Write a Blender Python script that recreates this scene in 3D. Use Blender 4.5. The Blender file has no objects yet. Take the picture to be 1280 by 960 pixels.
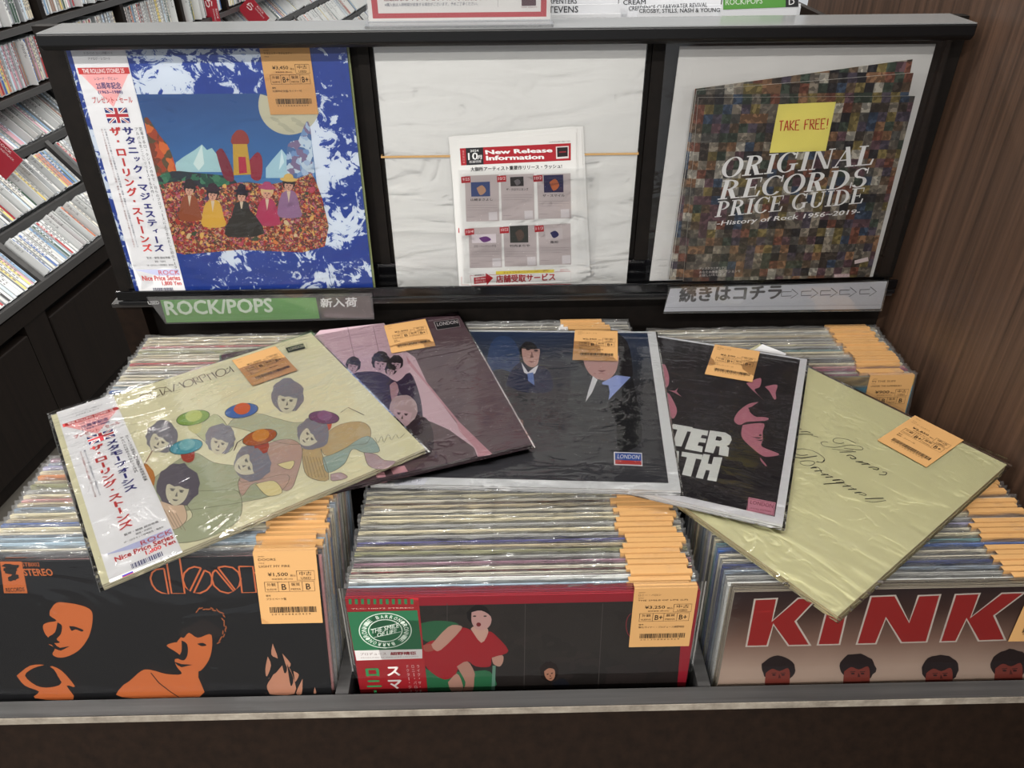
import bpy, math, random
from mathutils import Vector, Matrix, noise
random.seed(7)
S = bpy.context.scene
COL = S.collection
H = 1.38                      # height of the photographer's eye above the floor
def R(d): return math.radians(d)

# ---------------------------------------------------------------- camera
F, PITCH, ROLL, YAW = 950.0, R(34.6), R(0.5), R(0.8)
fw = Vector((math.sin(YAW)*math.cos(PITCH), math.cos(YAW)*math.cos(PITCH), -math.sin(PITCH)))
r0 = Vector((math.cos(YAW), -math.sin(YAW), 0)); u0 = r0.cross(fw)
rt = r0*math.cos(ROLL) - u0*math.sin(ROLL); up = rt.cross(fw)
cam_d = bpy.data.cameras.new('camera'); cam = bpy.data.objects.new('camera', cam_d); COL.objects.link(cam)
cam_d.sensor_fit = 'HORIZONTAL'; cam_d.sensor_width = 36; cam_d.lens = 36*F/1280; cam_d.clip_start = .02
cam.matrix_world = Matrix(((rt.x, up.x, -fw.x, 0), (rt.y, up.y, -fw.y, 0), (rt.z, up.z, -fw.z, H), (0, 0, 0, 1)))
S.camera = cam
EYE = Vector((0, 0, H))
def ray(x, y): return fw + rt*((x-640)/F) - up*((y-480)/F)
def aty(x, y, Y): r = ray(x, y); return EYE + r*(Y/r.y)
def atz(x, y, z): r = ray(x, y); return EYE + r*(z/r.z)      # z measured from eye level

# ---------------------------------------------------------------- light
S.view_settings.view_transform = 'Standard'; S.view_settings.look = 'None'
S.view_settings.exposure = -0.66; S.view_settings.gamma = 1
S.cycles.transparent_max_bounces = 32
w = bpy.data.worlds.new('shop_air'); S.world = w; w.use_nodes = True
w.node_tree.nodes['Background'].inputs[0].default_value = (.95, .97, 1, 1)
w.node_tree.nodes['Background'].inputs[1].default_value = .9
LIGHTS = [(x, y, e) for y, e in ((-2.6, 62), (-1.15, 62), (.62, 26), (2.42, 34), (4.3, 34)) for x in (-2.1, -.7, .7, 2.1)]
LIGHTS[12] = (-2.95, 2.42, 34)
for i, (lx, ly, e) in enumerate(LIGHTS):
    ld = bpy.data.lights.new('ceiling_tube', 'AREA'); ld.shape = 'RECTANGLE'; ld.size = 1.2; ld.size_y = .10
    ld.energy = e; ld.color = (1, .97, .92)
    lo = bpy.data.objects.new('ceiling_tube', ld); COL.objects.link(lo); lo.location = (lx, ly, H+1.25)

# ---------------------------------------------------------------- materials
def srgb(c):
    if isinstance(c, str):
        c = tuple(int(c[i:i+2], 16)/255 for i in (0, 2, 4))
    return tuple((v/12.92 if v <= .04045 else ((v+.055)/1.055)**2.4) for v in c)
MC = {}
def mat(c, rough=.55, metal=0, spec=.4):
    k = (c, rough, metal, spec)
    if k in MC: return MC[k]
    m = bpy.data.materials.new('paint_'+str(c)); m.use_nodes = True; b = m.node_tree.nodes['Principled BSDF']
    b.inputs['Base Color'].default_value = (*srgb(c), 1); b.inputs['Roughness'].default_value = rough
    b.inputs['Metallic'].default_value = metal; b.inputs['Specular IOR Level'].default_value = spec
    MC[k] = m; return m
def nt(m):
    m.use_nodes = True; return m.node_tree, m.node_tree.nodes, m.node_tree.links
def node(n, t, **kw):
    x = n.new(t)
    for k, v in kw.items():
        if k in x.inputs: x.inputs[k].default_value = v
        else: setattr(x, k, v)
    return x
def ramp(n, stops, interp='LINEAR'):
    r = n.new('ShaderNodeValToRGB'); r.color_ramp.interpolation = interp; e = r.color_ramp.elements
    e[0].position = stops[0][0]; e[0].color = (*srgb(stops[0][1]), 1)
    e[1].position = stops[-1][0]; e[1].color = (*srgb(stops[-1][1]), 1)
    for p, c in stops[1:-1]: q = e.new(p); q.color = (*srgb(c), 1)
    return r
def wood(name, c1, c2, scale=(60, 60, 1.2), rough=.45, bump=.05, spec=.5):
    m = bpy.data.materials.new(name); t, n, l = nt(m); b = n['Principled BSDF']
    tc = n.new('ShaderNodeTexCoord'); mp = node(n, 'ShaderNodeMapping'); mp.inputs['Scale'].default_value = scale
    nz = node(n, 'ShaderNodeTexNoise', Scale=1.0, Detail=6.0, Roughness=.65)
    rp = ramp(n, [(.3, c1), (.72, c2)])
    l.new(tc.outputs['Object'], mp.inputs[0]); l.new(mp.outputs[0], nz.inputs['Vector']); l.new(nz.outputs[0], rp.inputs[0])
    l.new(rp.outputs[0], b.inputs['Base Color']); b.inputs['Roughness'].default_value = rough; b.inputs['Specular IOR Level'].default_value = spec
    bp = node(n, 'ShaderNodeBump', Strength=bump); bp.inputs['Distance'].default_value = .002
    l.new(nz.outputs[0], bp.inputs['Height']); l.new(bp.outputs[0], b.inputs['Normal'])
    return m
W_WALL = wood('walnut_laminate', '34271f', '62493a', (120, 120, 1.6), .42)
W_DARK = wood('dark_brown_laminate', '150d08', '20150e', (90, 3, 90), .55, spec=.15)
W_RAIL = wood('grey_edge_laminate', '2e2d2d', '484747', (3, 140, 140), .4)
W_CHIP = wood('chipped_edge', '6b6258', 'aaa193', (40, 40, 40), .8)
M_BLACK = mat('0b0b0d', .35); M_BLACKG = mat('08080a', .15)
M_BACK = wood('black_brown_back', '0f0c0a', '191411', (60, 3, 60), .6, spec=.2)
M_CAB = wood('cabinet_brown', '130e0c', '1e1713', (80, 80, 3), .5, spec=.2)
M_GREY = wood('cabinet_grey_edge', '3a3939', '4c4b4b', (60, 3, 60), .5)
def film(name, milk, gain, bump, sc, tint='ffffff', rough=.07, crease=.35):
    """thin clear polypropylene: mostly see-through, mirror-like at grazing angles, creased"""
    m = bpy.data.materials.new(name); t, n, l = nt(m); n.remove(n['Principled BSDF']); out = n['Material Output']
    tc = n.new('ShaderNodeTexCoord'); nz = node(n, 'ShaderNodeTexNoise', Scale=sc, Detail=3.0, Roughness=.55, Distortion=.8)
    l.new(tc.outputs['Object'], nz.inputs['Vector'])
    mp = node(n, 'ShaderNodeMapping'); mp.inputs['Scale'].default_value = (1, 1, 3.2); nz2 = node(n, 'ShaderNodeTexNoise', Scale=sc*.55, Detail=2.0, Distortion=1.6)
    l.new(tc.outputs['Object'], mp.inputs[0]); l.new(mp.outputs[0], nz2.inputs['Vector'])
    s1 = node(n, 'ShaderNodeMath', operation='SUBTRACT'); s1.inputs[1].default_value = .5; l.new(nz.outputs[0], s1.inputs[0])
    s2 = node(n, 'ShaderNodeMath', operation='ABSOLUTE'); l.new(s1.outputs[0], s2.inputs[0])
    s3 = node(n, 'ShaderNodeMapRange'); s3.interpolation_type = 'SMOOTHSTEP'; s3.inputs['From Min'].default_value = .045; s3.inputs['From Max'].default_value = 0; l.new(s2.outputs[0], s3.inputs[0])   # thin creases
    s4 = node(n, 'ShaderNodeMapRange'); s4.inputs['From Min'].default_value = .5; s4.inputs['From Max'].default_value = .62; l.new(nz2.outputs[0], s4.inputs[0])      # only here and there
    s5 = node(n, 'ShaderNodeMath', operation='MULTIPLY'); l.new(s3.outputs[0], s5.inputs[0]); l.new(s4.outputs[0], s5.inputs[1])
    s6 = node(n, 'ShaderNodeMath', operation='MULTIPLY'); s6.inputs[1].default_value = crease; l.new(s5.outputs[0], s6.inputs[0])
    ad = node(n, 'ShaderNodeMath', operation='ADD'); l.new(s6.outputs[0], ad.inputs[0]); l.new(nz2.outputs[0], ad.inputs[1])
    bp = node(n, 'ShaderNodeBump', Strength=bump); bp.inputs['Distance'].default_value = .006; l.new(ad.outputs[0], bp.inputs['Height'])
    fr = node(n, 'ShaderNodeFresnel', IOR=1.5); l.new(bp.outputs[0], fr.inputs['Normal'])
    mu = node(n, 'ShaderNodeMath', operation='MULTIPLY'); mu.use_clamp = True; mu.inputs[1].default_value = gain; l.new(fr.outputs[0], mu.inputs[0])
    gl = node(n, 'ShaderNodeBsdfGlossy', Roughness=rough); l.new(bp.outputs[0], gl.inputs['Normal'])
    tr = n.new('ShaderNodeBsdfTransparent'); tr.inputs[0].default_value = (*srgb(tint), 1)
    df = n.new('ShaderNodeBsdfDiffuse'); df.inputs[0].default_value = (.9, .9, .9, 1)
    m1 = n.new('ShaderNodeMixShader'); m1.inputs[0].default_value = milk; l.new(tr.outputs[0], m1.inputs[1]); l.new(df.outputs[0], m1.inputs[2])
    m2 = n.new('ShaderNodeMixShader'); l.new(mu.outputs[0], m2.inputs[0]); l.new(m1.outputs[0], m2.inputs[1]); l.new(gl.outputs[0], m2.inputs[2])
    l.new(m2.outputs[0], out.inputs[0]); return m
FILM = film('clear_film', .0, 1.0, .18, 12)
FILM_TOP = film('clear_film_creased', .0, 1.5, .22, 22, rough=.06, crease=.6)
FILM_SMOOTH = film('clear_film_taut', .0, .9, .16, 8)
FILM_BIN = film('creased_film', .05, 1.3, .4, 36, rough=.10, crease=.6)
ACRYL = film('clear_acrylic', .04, 1.0, .0, 5, rough=.03)

# ---------------------------------------------------------------- mesh helpers
class MB:
    def __init__(s): s.v = []; s.f = []; s.m = []; s.mats = []
    def mi(s, m):
        if m not in s.mats: s.mats.append(m)
        return s.mats.index(m)
    def add(s, vs, fs, m):
        o = len(s.v); k = s.mi(m); s.v += [tuple(v) for v in vs]
        for f in fs: s.f.append([o+i for i in f]); s.m.append(k)
    def box(s, a, b, m):
        (x0, y0, z0), (x1, y1, z1) = a, b
        s.add([(x0,y0,z0),(x1,y0,z0),(x1,y1,z0),(x0,y1,z0),(x0,y0,z1),(x1,y0,z1),(x1,y1,z1),(x0,y1,z1)],
              [(0,3,2,1),(4,5,6,7),(0,1,5,4),(1,2,6,5),(2,3,7,6),(3,0,4,7)], m)
    def grid(s, fn, nu, nv, m):
        o = len(s.v); k = s.mi(m)
        for j in range(nv+1):
            for i in range(nu+1): s.v.append(tuple(fn(i/nu, j/nv)))
        for j in range(nv):
            for i in range(nu): s.f.append([o+j*(nu+1)+i, o+j*(nu+1)+i+1, o+(j+1)*(nu+1)+i+1, o+(j+1)*(nu+1)+i]); s.m.append(k)
    def mesh(s, name, smooth=False):
        me = bpy.data.meshes.new(name); me.from_pydata(s.v, [], s.f)
        for m in s.mats: me.materials.append(m)
        me.polygons.foreach_set('material_index', s.m)
        if smooth: me.polygons.foreach_set('use_smooth', [True]*len(s.f))
        me.update(); return me
    def build(s, name, parent=None, smooth=False, bevel=0):
        o = link(name, s.mesh(name, smooth), parent)
        if bevel:
            b = o.modifiers.new('bevel', 'BEVEL'); b.width = bevel; b.segments = 2; b.limit_method = 'ANGLE'
        return o
def link(name, me, parent=None, M=None):
    o = bpy.data.objects.new(name, me); COL.objects.link(o)
    if parent: o.parent = parent
    if M is not None: o.matrix_local = M
    return o
def tag(o, label=None, cat=None, group=None, kind=None):
    if label: o['label'] = label
    if cat: o['category'] = cat
    if group: o['group'] = group
    if kind: o['kind'] = kind
    return o
def thing(name, M, label, cat, group=None):
    o = bpy.data.objects.new(name, None); COL.objects.link(o); o.matrix_world = M; o.empty_display_size = .02
    return tag(o, label, cat, group)
def T(x, y, z): return Matrix.Translation((x, y, z))
def ordinal(n):
    if 10 <= n % 100 <= 20: return f'{n}th'
    return f'{n}' + {1: 'st', 2: 'nd', 3: 'rd'}.get(n % 10, 'th')

# ---------------------------------------------------------------- printing (flat ink on real surfaces)
TXT = {}
def text_geo(s, bold=0.0):
    k = (s, bold)
    if k in TXT: return TXT[k]
    c = bpy.data.curves.new('ink', 'FONT'); c.body = s; c.size = 1; c.resolution_u = 2; c.fill_mode = 'FRONT'
    o = bpy.data.objects.new('ink', c); me = o.to_mesh()
    vs = [(v.co.x, v.co.y) for v in me.vertices]; fs = [tuple(p.vertices) for p in me.polygons]
    o.to_mesh_clear(); bpy.data.objects.remove(o); bpy.data.curves.remove(c)
    if not vs: vs = [(0, 0)]; fs = []
    x0 = min(v[0] for v in vs); x1 = max(v[0] for v in vs); y0 = min(v[1] for v in vs); y1 = max(v[1] for v in vs)
    vs = [((x-x0)/max(1e-6, x1-x0), (y-y0)/max(1e-6, y1-y0)) for x, y in vs]
    TXT[k] = (vs, fs, (x0, y0, x1-x0, y1-y0)); return TXT[k]
def cz(ox, oy, s): return lambda *p: [(ox+x/s, oy+y/s) for x, y in p]
def smooth_line(pts, n=6):
    if len(pts) < 3: return pts
    out = []; P = [pts[0]]+list(pts)+[pts[-1]]
    for i in range(1, len(P)-2):
        a, b, c, d = P[i-1], P[i], P[i+1], P[i+2]
        for k in range(n):
            t = k/n
            out.append(tuple(.5*((2*b[j])+(-a[j]+c[j])*t+(2*a[j]-5*b[j]+4*c[j]-d[j])*t*t+(-a[j]+3*b[j]-3*c[j]+d[j])*t**3) for j in (0, 1)))
    out.append(pts[-1]); return out
def ell(cx, cy, rx, ry, a0=0, a1=360, n=20, rot=0):
    c, s_ = math.cos(R(rot)), math.sin(R(rot)); o = []
    for i in range(n+(0 if a1-a0 == 360 else 1)):
        a = R(a0+(a1-a0)*i/n); x, y = rx*math.cos(a), ry*math.sin(a); o.append((cx+x*c-y*s_, cy+x*s_+y*c))
    return o
class Print:
    """ink on the plane y = y0 of a local frame M (x right, z up, front towards -y); photo points are cast onto that plane"""
    def __init__(s, M, y0, px=True):
        s.M = M; s.y0 = y0; s.inv = M.inverted(); s.mb = MB(); s.px = px
        s.o = s.inv @ EYE; s.lay = 0
    def loc(s, p):
        if not s.px: return (p[0], p[1])
        d = s.inv.to_3x3() @ ray(*p); t = (s.y0-s.o.y)/d.y; q = s.o+d*t; return (q.x, q.z)
    def y(s, L): s.lay += 1; return s.y0 - .00005*L - .000003*(s.lay % 15)
    def raw(s, pts, c, L, fs=None, rough=.5):
        y = s.y(L); vs = [(x, y, z) for x, z in pts]
        if fs is None:
            a = sum(pts[i][0]*pts[(i+1) % len(pts)][1]-pts[(i+1) % len(pts)][0]*pts[i][1] for i in range(len(pts)))
            f = list(range(len(pts)))
            if a < 0: f.reverse()
            fs = [f]
        s.mb.add(vs, fs, c if not isinstance(c, str) else mat(c, rough))
    def poly(s, pts, c, L=1): s.raw([s.loc(p) for p in pts], c, L)
    def blob(s, pts, c, L=1, n=4): q = smooth_line(list(pts)+[pts[0]], n)[:-1]; s.poly(q, c, L)
    def rect(s, x0, y0, x1, y1, c, L=1): s.poly([(x0, y0), (x1, y0), (x1, y1), (x0, y1)], c, L)
    def line(s, pts, wd, c, L=2, closed=False, taper=False):
        P = [Vector(s.loc(p)) for p in pts]
        if closed: P.append(P[0])
        vs = []; fs = []; n = len(P)
        for i, p in enumerate(P):
            d = (P[min(i+1, n-1)]-P[max(i-1, 0)]); d = Vector((-d.y, d.x)).normalized() if d.length > 0 else Vector((0, 1))
            h = wd/2*(1 if not taper else max(.25, math.sin(math.pi*(i+.5)/n)))
            vs += [tuple(p+d*h), tuple(p-d*h)]
        for i in range(n-1): fs.append((2*i, 2*i+1, 2*i+3, 2*i+2))
        s.raw(vs, c, L, fs)
    def text(s, t, p0, p1, p2, c, L=3, bold=0):
        """t fills the parallelogram: p0 lower left, p1 lower right, p2 upper left"""
        vs, fs, _ = text_geo(t, bold); a, b, d = (Vector(s.loc(p)) for p in (p0, p1, p2))
        x0, y0, w_, h_ = text_geo(t, bold)[2]; bb = min(bold, .045); g = (b-a)/max(w_, .01)*bb; gv = (d-a)/max(h_, .01)*bb*.8
        for k, o in enumerate((Vector((0, 0)),) if not bold else (-g, g, gv, -gv)):       # bold = the outline struck again around itself
            s.raw([tuple(a+o+(b-a)*x+(d-a)*y) for x, y in vs], c, L+.25*k, fs)
    def tx(s, t, x, y, wd, h, c, L=3, bold=0):      # lower-left corner + size, for local frames
        k = -1 if s.px else 1
        s.text(t, (x, y), (x+wd, y), (x, y+h*k), c, L, bold)
    def vtext(s, t, top, bot, size_v, c, L=3, bold=0):
        """vertical writing from point top to point bot; size_v = vector across one character"""
        a, b = Vector(top), Vector(bot); n = len(t); st = (b-a)/n; w_ = Vector(size_v)
        for i, ch in enumerate(t):
            if ch in ' 　': continue
            p = a+st*i; q = p+st*.9
            if ch == 'ー': 
                m_ = p+w_*.5; self_w = w_*.14
                s.poly([tuple(m_-self_w*.6+st*.05), tuple(m_+self_w*.6+st*.05), tuple(m_+self_w*.6+st*.85), tuple(m_-self_w*.6+st*.85)], c, L); continue
            if ch == '・':
                m_ = p+w_*.5+st*.4; s.poly([tuple(m_-w_*.1-st*.1), tuple(m_+w_*.1-st*.1), tuple(m_+w_*.1+st*.1), tuple(m_-w_*.1+st*.1)], c, L); continue
            k = .72 if ch in 'ィッョュャ' else 1
            o = p+w_*(1-k); q = o+st*.9*k
            vs, _, (bx, by, bw, bh) = text_geo(ch, bold); em = q+(o-q)*((by+.12)/1.0)+w_*k*bx     # keep each character inside its own square
            s.text(ch, tuple(em), tuple(em+w_*k*bw), tuple(em+(o-q)*bh), c, L, bold)
    def build(s, name, parent): 
        return s.mb.build(name, parent) if s.mb.v else None

# ================================================================ THE SETTING
fl = MB(); fl.box((-5, -3, -.05), (5, 9, 0), wood('floor_vinyl', '4a4742', '5a5650', (3, 3, 3), .4)); tag(fl.build('floor'), kind='structure')
ce = MB(); ce.box((-5, -3, H+1.3), (5, 9, H+1.35), mat('d8d8d4', .8)); tag(ce.build('ceiling'), kind='structure')
WX = .5385
rw = MB(); rw.box((WX, -.45, 0), (WX+.05, 1.45, H+1.29), W_WALL); tag(rw.build('wall_right', bevel=.001), kind='structure')

# ================================================================ RECORD BROWSER (the fixture)
X0, X1 = -.503, .5375
DIV = (-.158, .187)
fx = thing('record_browser', T(0, .66, 0), 'dark wooden record bin unit with a raised display rack, three columns wide', 'record bin')
FI = fx.matrix_world.inverted()
def fpart(name, mb, kind=None, **k):
    o = mb.build(name, fx, **k); o.matrix_parent_inverse = FI; return o
h = H
m = MB(); m.box((X0-.02, .4125, h-.66), (X1, .4288, h-.65), W_RAIL)
m.box((X0-.02, .4117, h-.6605), (X1, .4125, h-.6515), W_CHIP); fpart('front_rail', m)
m = MB(); top, bot = (.4125, h-.66), (.318, h-.95)
def slab(m, x0, x1, a, b, t, mt):
    m.add([(x0, a[0], a[1]), (x1, a[0], a[1]), (x1, b[0], b[1]), (x0, b[0], b[1]), (x0, a[0]+t, a[1]), (x1, a[0]+t, a[1]), (x1, b[0]+t, b[1]), (x0, b[0]+t, b[1])],
          [(0, 3, 2, 1), (4, 5, 6, 7), (0, 1, 5, 4), (1, 2, 6, 5), (2, 3, 7, 6), (3, 0, 4, 7)], mt)
slab(m, X0-.02, X1, top, bot, .006, W_DARK); fpart('front_board', m)
m = MB(); m.box((X0-.02, .318, 0), (X1, .338, h-.95), W_DARK); fpart('plinth', m)
m = MB(); m.box((X0-.02, .338, h-.95), (X1, .94, h-.935), W_DARK); fpart('bin_floor', m)
for x in DIV:
    m = MB(); m.add([(x-.006, .4298, h-.65), (x-.006, .93, h-.65), (x-.006, .93, h-.935), (x-.006, .335, h-.935), (x+.006, .4298, h-.65), (x+.006, .93, h-.65), (x+.006, .93, h-.935), (x+.006, .335, h-.935)],
                    [(0, 3, 2, 1), (4, 5, 6, 7), (0, 1, 5, 4), (1, 2, 6, 5), (2, 3, 7, 6), (3, 0, 4, 7)], W_RAIL)
    fpart('bin_divider', m)
m = MB(); m.box((X0-.02, .4298, h-.95), (X0, .94, h-.65), W_DARK); m.box((X0-.02, .338, 0), (X0, .94, h-.95), W_DARK); fpart('side_panel', m)
m = MB(); m.box((X0-.02, .915, h-.65), (X0+.015, .94, h-.49), W_DARK); fpart('side_upright', m)
m = MB(); m.box((X0-.02, .94, 0), (X1, .955, h-.15), M_BACK); fpart('back_board', m)
m = MB(); m.box((X0-.018, .905, h-.4895), (X1-.01, .94, h-.4840), mat('2b2928', .3)); fpart('lower_ledge', m)
m = MB(); m.box((X0-.005, .90, h-.4835), (X1-.01, .94, h-.4785), M_BLACK); m.box((X0-.005, .90, h-.4765), (X1-.01, .9035, h-.464), M_BLACKG); fpart('display_ledge', m, bevel=.0007)
m = MB(); m.box((X0, .9335, h-.4765), (X1-.02, .9395, h-.445), mat('0c0c0e', .12)); fpart('rack_rail', m)
for a, b in ((-.512, -.488), (-.161, -.148), (.1785, .197), (.517, .5375)):
    m = MB(); m.box((a, .9345, h-.4765), (b, .94, h-.165), M_BACK); fpart('mullion', m)
m = MB()
prof = [(.892, h-.1505), (.955, h-.1505), (.955, h-.1545), (.903, h-.1545), (.903, h-.168), (.897, h-.168), (.892, h-.163)]
n = len(prof); xa, xb = -.4955, .5225
m.add([(xa, y, z) for y, z in prof]+[(xb, y, z) for y, z in prof], [tuple(range(n)), tuple(reversed(range(n, 2*n)))]+[(i, i+n, (i+1) % n+n, (i+1) % n) for i in range(n)], M_BLACK)
m.mats.append(mat('77797a', .22)); fpart('top_shelf', m, bevel=.0015)
for v in (0,): 
    m = MB(); m.box((xa+.001, .893, h-.1504), (xb-.001, .954, h-.1494), mat('8a8c8d', .18, 0, .8)); fpart('shelf_top_sheet', m)

# ================================================================ LP RECORD BUILDER
LS = .315
def cover_mesh(front, edge, inner, s=LS, t=.0044, back=None):
    m = MB(); a = s/2; b = t/2; fr = front if not isinstance(front, str) else mat(front, .5); ed = mat(edge, .6); inn = mat(inner, .8); bk = fr
    m.add([(-a,-b,-a),(a,-b,-a),(a,-b,a),(-a,-b,a)], [(0,1,2,3)], fr)
    m.add([(-a,b,-a),(a,b,-a),(a,b,a),(-a,b,a)], [(3,2,1,0)], bk)
    m.add([(-a,-b,-a),(a,-b,-a),(a,b,-a),(-a,b,-a)], [(3,2,1,0)], ed)
    m.add([(-a,-b,-a),(-a,-b,a),(-a,b,a),(-a,b,-a)], [(0,1,2,3)], ed)
    m.add([(a,-b,-a),(a,-b,a),(a,b,a),(a,b,-a)], [(3,2,1,0)], ed)
    r = b*.30; g = .0022       # open top edge: two card rims with a paper pocket between
    m.add([(-a,-b,a),(a,-b,a),(a,-r,a),(-a,-r,a)], [(0,1,2,3)], ed); m.add([(-a,r,a),(a,r,a),(a,b,a),(-a,b,a)], [(0,1,2,3)], ed)
    m.add([(-a,-r,a),(a,-r,a),(a,-r,a-g),(-a,-r,a-g)], [(0,1,2,3)], ed); m.add([(-a,r,a),(a,r,a),(a,r,a-g),(-a,r,a-g)], [(3,2,1,0)], ed)
    m.add([(-a,-r,a-g),(a,-r,a-g),(a,r,a-g),(-a,r,a-g)], [(0,1,2,3)], inn)
    return m.mesh('cover')
def sleeve_mesh(seed, w=.3205, s=LS, t=.0044, rise=.0045, crinkle=1.0, nu=26, mt=None, smooth=False):
    """loose clear bag: a front sheet, a back sheet and a crumpled mouth above the cover"""
    rnd = random.Random(seed); m = MB(); mt = mt or FILM_BIN; a = w/2; zb = -s/2-.0015; zt = s/2+rise
    rows = [0, .3, .6, .85, .955, .972, .984, .993, 1.0]
    top = [rnd.gauss(0, .0008) for _ in range(nu+1)]; out = [[rnd.gauss(0, 1) for _ in range(nu+1)] for _ in rows]
    for sgn in (-1, 1):
        o = len(m.v); k = m.mi(mt)
        for j, rr in enumerate(rows):
            for i in range(nu+1):
                x = -a+w*i/nu; z = zb+(zt-zb)*rr; y = sgn*(t/2+.0004)
                if z > s/2-.001:
                    q = (z-s/2+.001)/(rise+.001); y = sgn*(t/2+.0004)*(1-.55*q)+out[j][i]*.0004*crinkle*q
                    z += top[i]*q*crinkle
                if i in (0, nu): y *= .35; x += out[j][i]*.0007
                m.v.append((x, y, z))
        for j in range(len(rows)-1):
            for i in range(nu):
                m.f.append([o+j*(nu+1)+i, o+j*(nu+1)+i+1, o+(j+1)*(nu+1)+i+1, o+(j+1)*(nu+1)+i]); m.m.append(k)
    return m.mesh('sleeve', smooth)
SLV = [sleeve_mesh(11+i) for i in range(6)]
TAGC = mat('c49761', .6); TAGD = mat('e09a4c', .6)
TW, TH = .0562, .0748
def tag_mesh(front=TH, fold=.016, t=.0044, w=TW):
    """paper label folded over the mouth of the sleeve; origin at the fold, front hangs down"""
    m = MB(); y0 = -(t/2+.0006); y1 = t/2+.0006; w2 = w/2
    m.add([(-w2, y0, -front), (w2, y0, -front), (w2, y0, 0), (-w2, y0, 0), (-w2, y1, 0), (w2, y1, 0), (w2, y1, -fold), (-w2, y1, -fold)],
          [(0, 1, 2, 3), (3, 2, 5, 4), (4, 5, 6, 7)], TAGC)
    return m.mesh('price_tag')
TAGM = tag_mesh()
def tag_print(price='1,500', t1='', t2='', g1='B', g2='B', note='', full=True, t=.0044):
    P = Print(Matrix.Identity(4), -(t/2+.00075), px=False); k = '2e2418'; a = -TW/2
    if not full:
        P.tx('ARTIST', a+.004, -.006, .008, .0012, k); P.tx('TITLE / ALBUM', a+.004, -.010, .024, .002, k); return P
    mm = .001
    P.tx('ARTIST', a+4*mm, -5.5*mm, 6*mm, 1.1*mm, k)
    if t1: P.tx(t1, a+4*mm, -9.2*mm, min(44, 2.3*len(t1)+4)*mm, 2.4*mm, k)
    P.tx('TITLE', a+4*mm, -12.2*mm, 5*mm, 1.1*mm, k)
    if t2: P.tx(t2, a+4*mm, -16*mm, min(46, 1.9*len(t2)+3)*mm, 2.3*mm, k)
    P.tx('¥'+price, a+11*mm, -25.5*mm, 18*mm, 4.2*mm, k, bold=.01); P.tx('税込', a+31*mm, -25.7*mm, 5*mm, 2.2*mm, k); P.tx('税抜価格 (税10%)', a+14*mm, -29*mm, 19*mm, 1.7*mm, k)
    def bx(x0, y0, x1, y1): P.line([(a+x0*mm, -y0*mm), (a+x1*mm, -y0*mm), (a+x1*mm, -y1*mm), (a+x0*mm, -y1*mm)], .0004, k, closed=True)
    bx(37, 20, 53, 29.5); P.tx('中古', a+39.5*mm, -24.8*mm, 11*mm, 4*mm, k); P.tx('USED', a+40.5*mm, -28.7*mm, 9*mm, 2.4*mm, k)
    bx(7, 31, 19, 41); bx(19, 31, 29, 41); bx(29, 31, 41, 41); bx(41, 31, 52, 41)
    P.tx('外観', a+9*mm, -35.3*mm, 8*mm, 3.2*mm, k); P.tx('SLEEVE', a+8.5*mm, -39.5*mm, 9*mm, 1.8*mm, k)
    P.tx('盤質', a+31*mm, -35.3*mm, 8*mm, 3.2*mm, k); P.tx('MEDIA', a+30.5*mm, -39.5*mm, 9*mm, 1.8*mm, k)
    P.tx(g1, a+(21 if len(g1) > 1 else 22.3)*mm, -39.2*mm, (7 if len(g1) > 1 else 4)*mm, 6*mm, k, bold=.01); P.tx(g2, a+(43 if len(g2) > 1 else 44.3)*mm, -39.2*mm, (7 if len(g2) > 1 else 4)*mm, 6*mm, k, bold=.01)
    P.tx('備考', a+7*mm, -46*mm, 4.5*mm, 1.9*mm, k)
    if note: P.tx(note, a+7*mm, -49.8*mm, min(42, 2.6*len(note))*mm, 2.5*mm, k)
    rnd = random.Random(price); x = 9.0
    while x < 51:
        wd = rnd.choice((.35, .35, .7, 1.0)); P.raw([(a+x*mm, -63*mm), (a+(x+wd)*mm, -63*mm), (a+(x+wd)*mm, -57*mm), (a+x*mm, -57*mm)], k, 3); x += wd+rnd.choice((.35, .6))
    P.tx('2 0 1 3 0 8 8 6 0 4 2 9', a+10*mm, -65.6*mm, 36*mm, 1.6*mm, k)
    return P
GEN_TAG = tag_print(full=False).mb.mesh('tag_print')
def place_tag(root, x, z, rot=0, info=None, t=.0044, parent=None):
    M = T(x, 0, z) @ Matrix.Rotation(R(rot), 4, 'Y')
    o = link('price_tag', TAGM, root, M)
    if info: P = tag_print(t=t, **info); link('tag_print', P.mb.mesh('tag_print'), o)
    return o
MATS_BAND = {}
def lp(M, label, cov, slv=None, tagx=.095, tagz=None, tagrot=0, info=None, group=None, tagged=True, name='lp_record'):
    r = thing(name, M, label, 'record', group)
    c = link('cover', cov, r)
    if tagged: place_tag(r, tagx, LS/2+.0075 if tagz is None else tagz, tagrot, info)
    if slv: link('sleeve', slv, r)
    return r, c
def MX(x, y, z, lean, yaw=0):            # top-edge centre + lean back -> matrix of the cover centre
    q = Matrix.Rotation(R(yaw), 4, 'Z') @ Matrix.Rotation(R(-lean), 4, 'X')
    return T(x, y, h+z) @ q @ T(0, 0, -LS/2)

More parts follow.
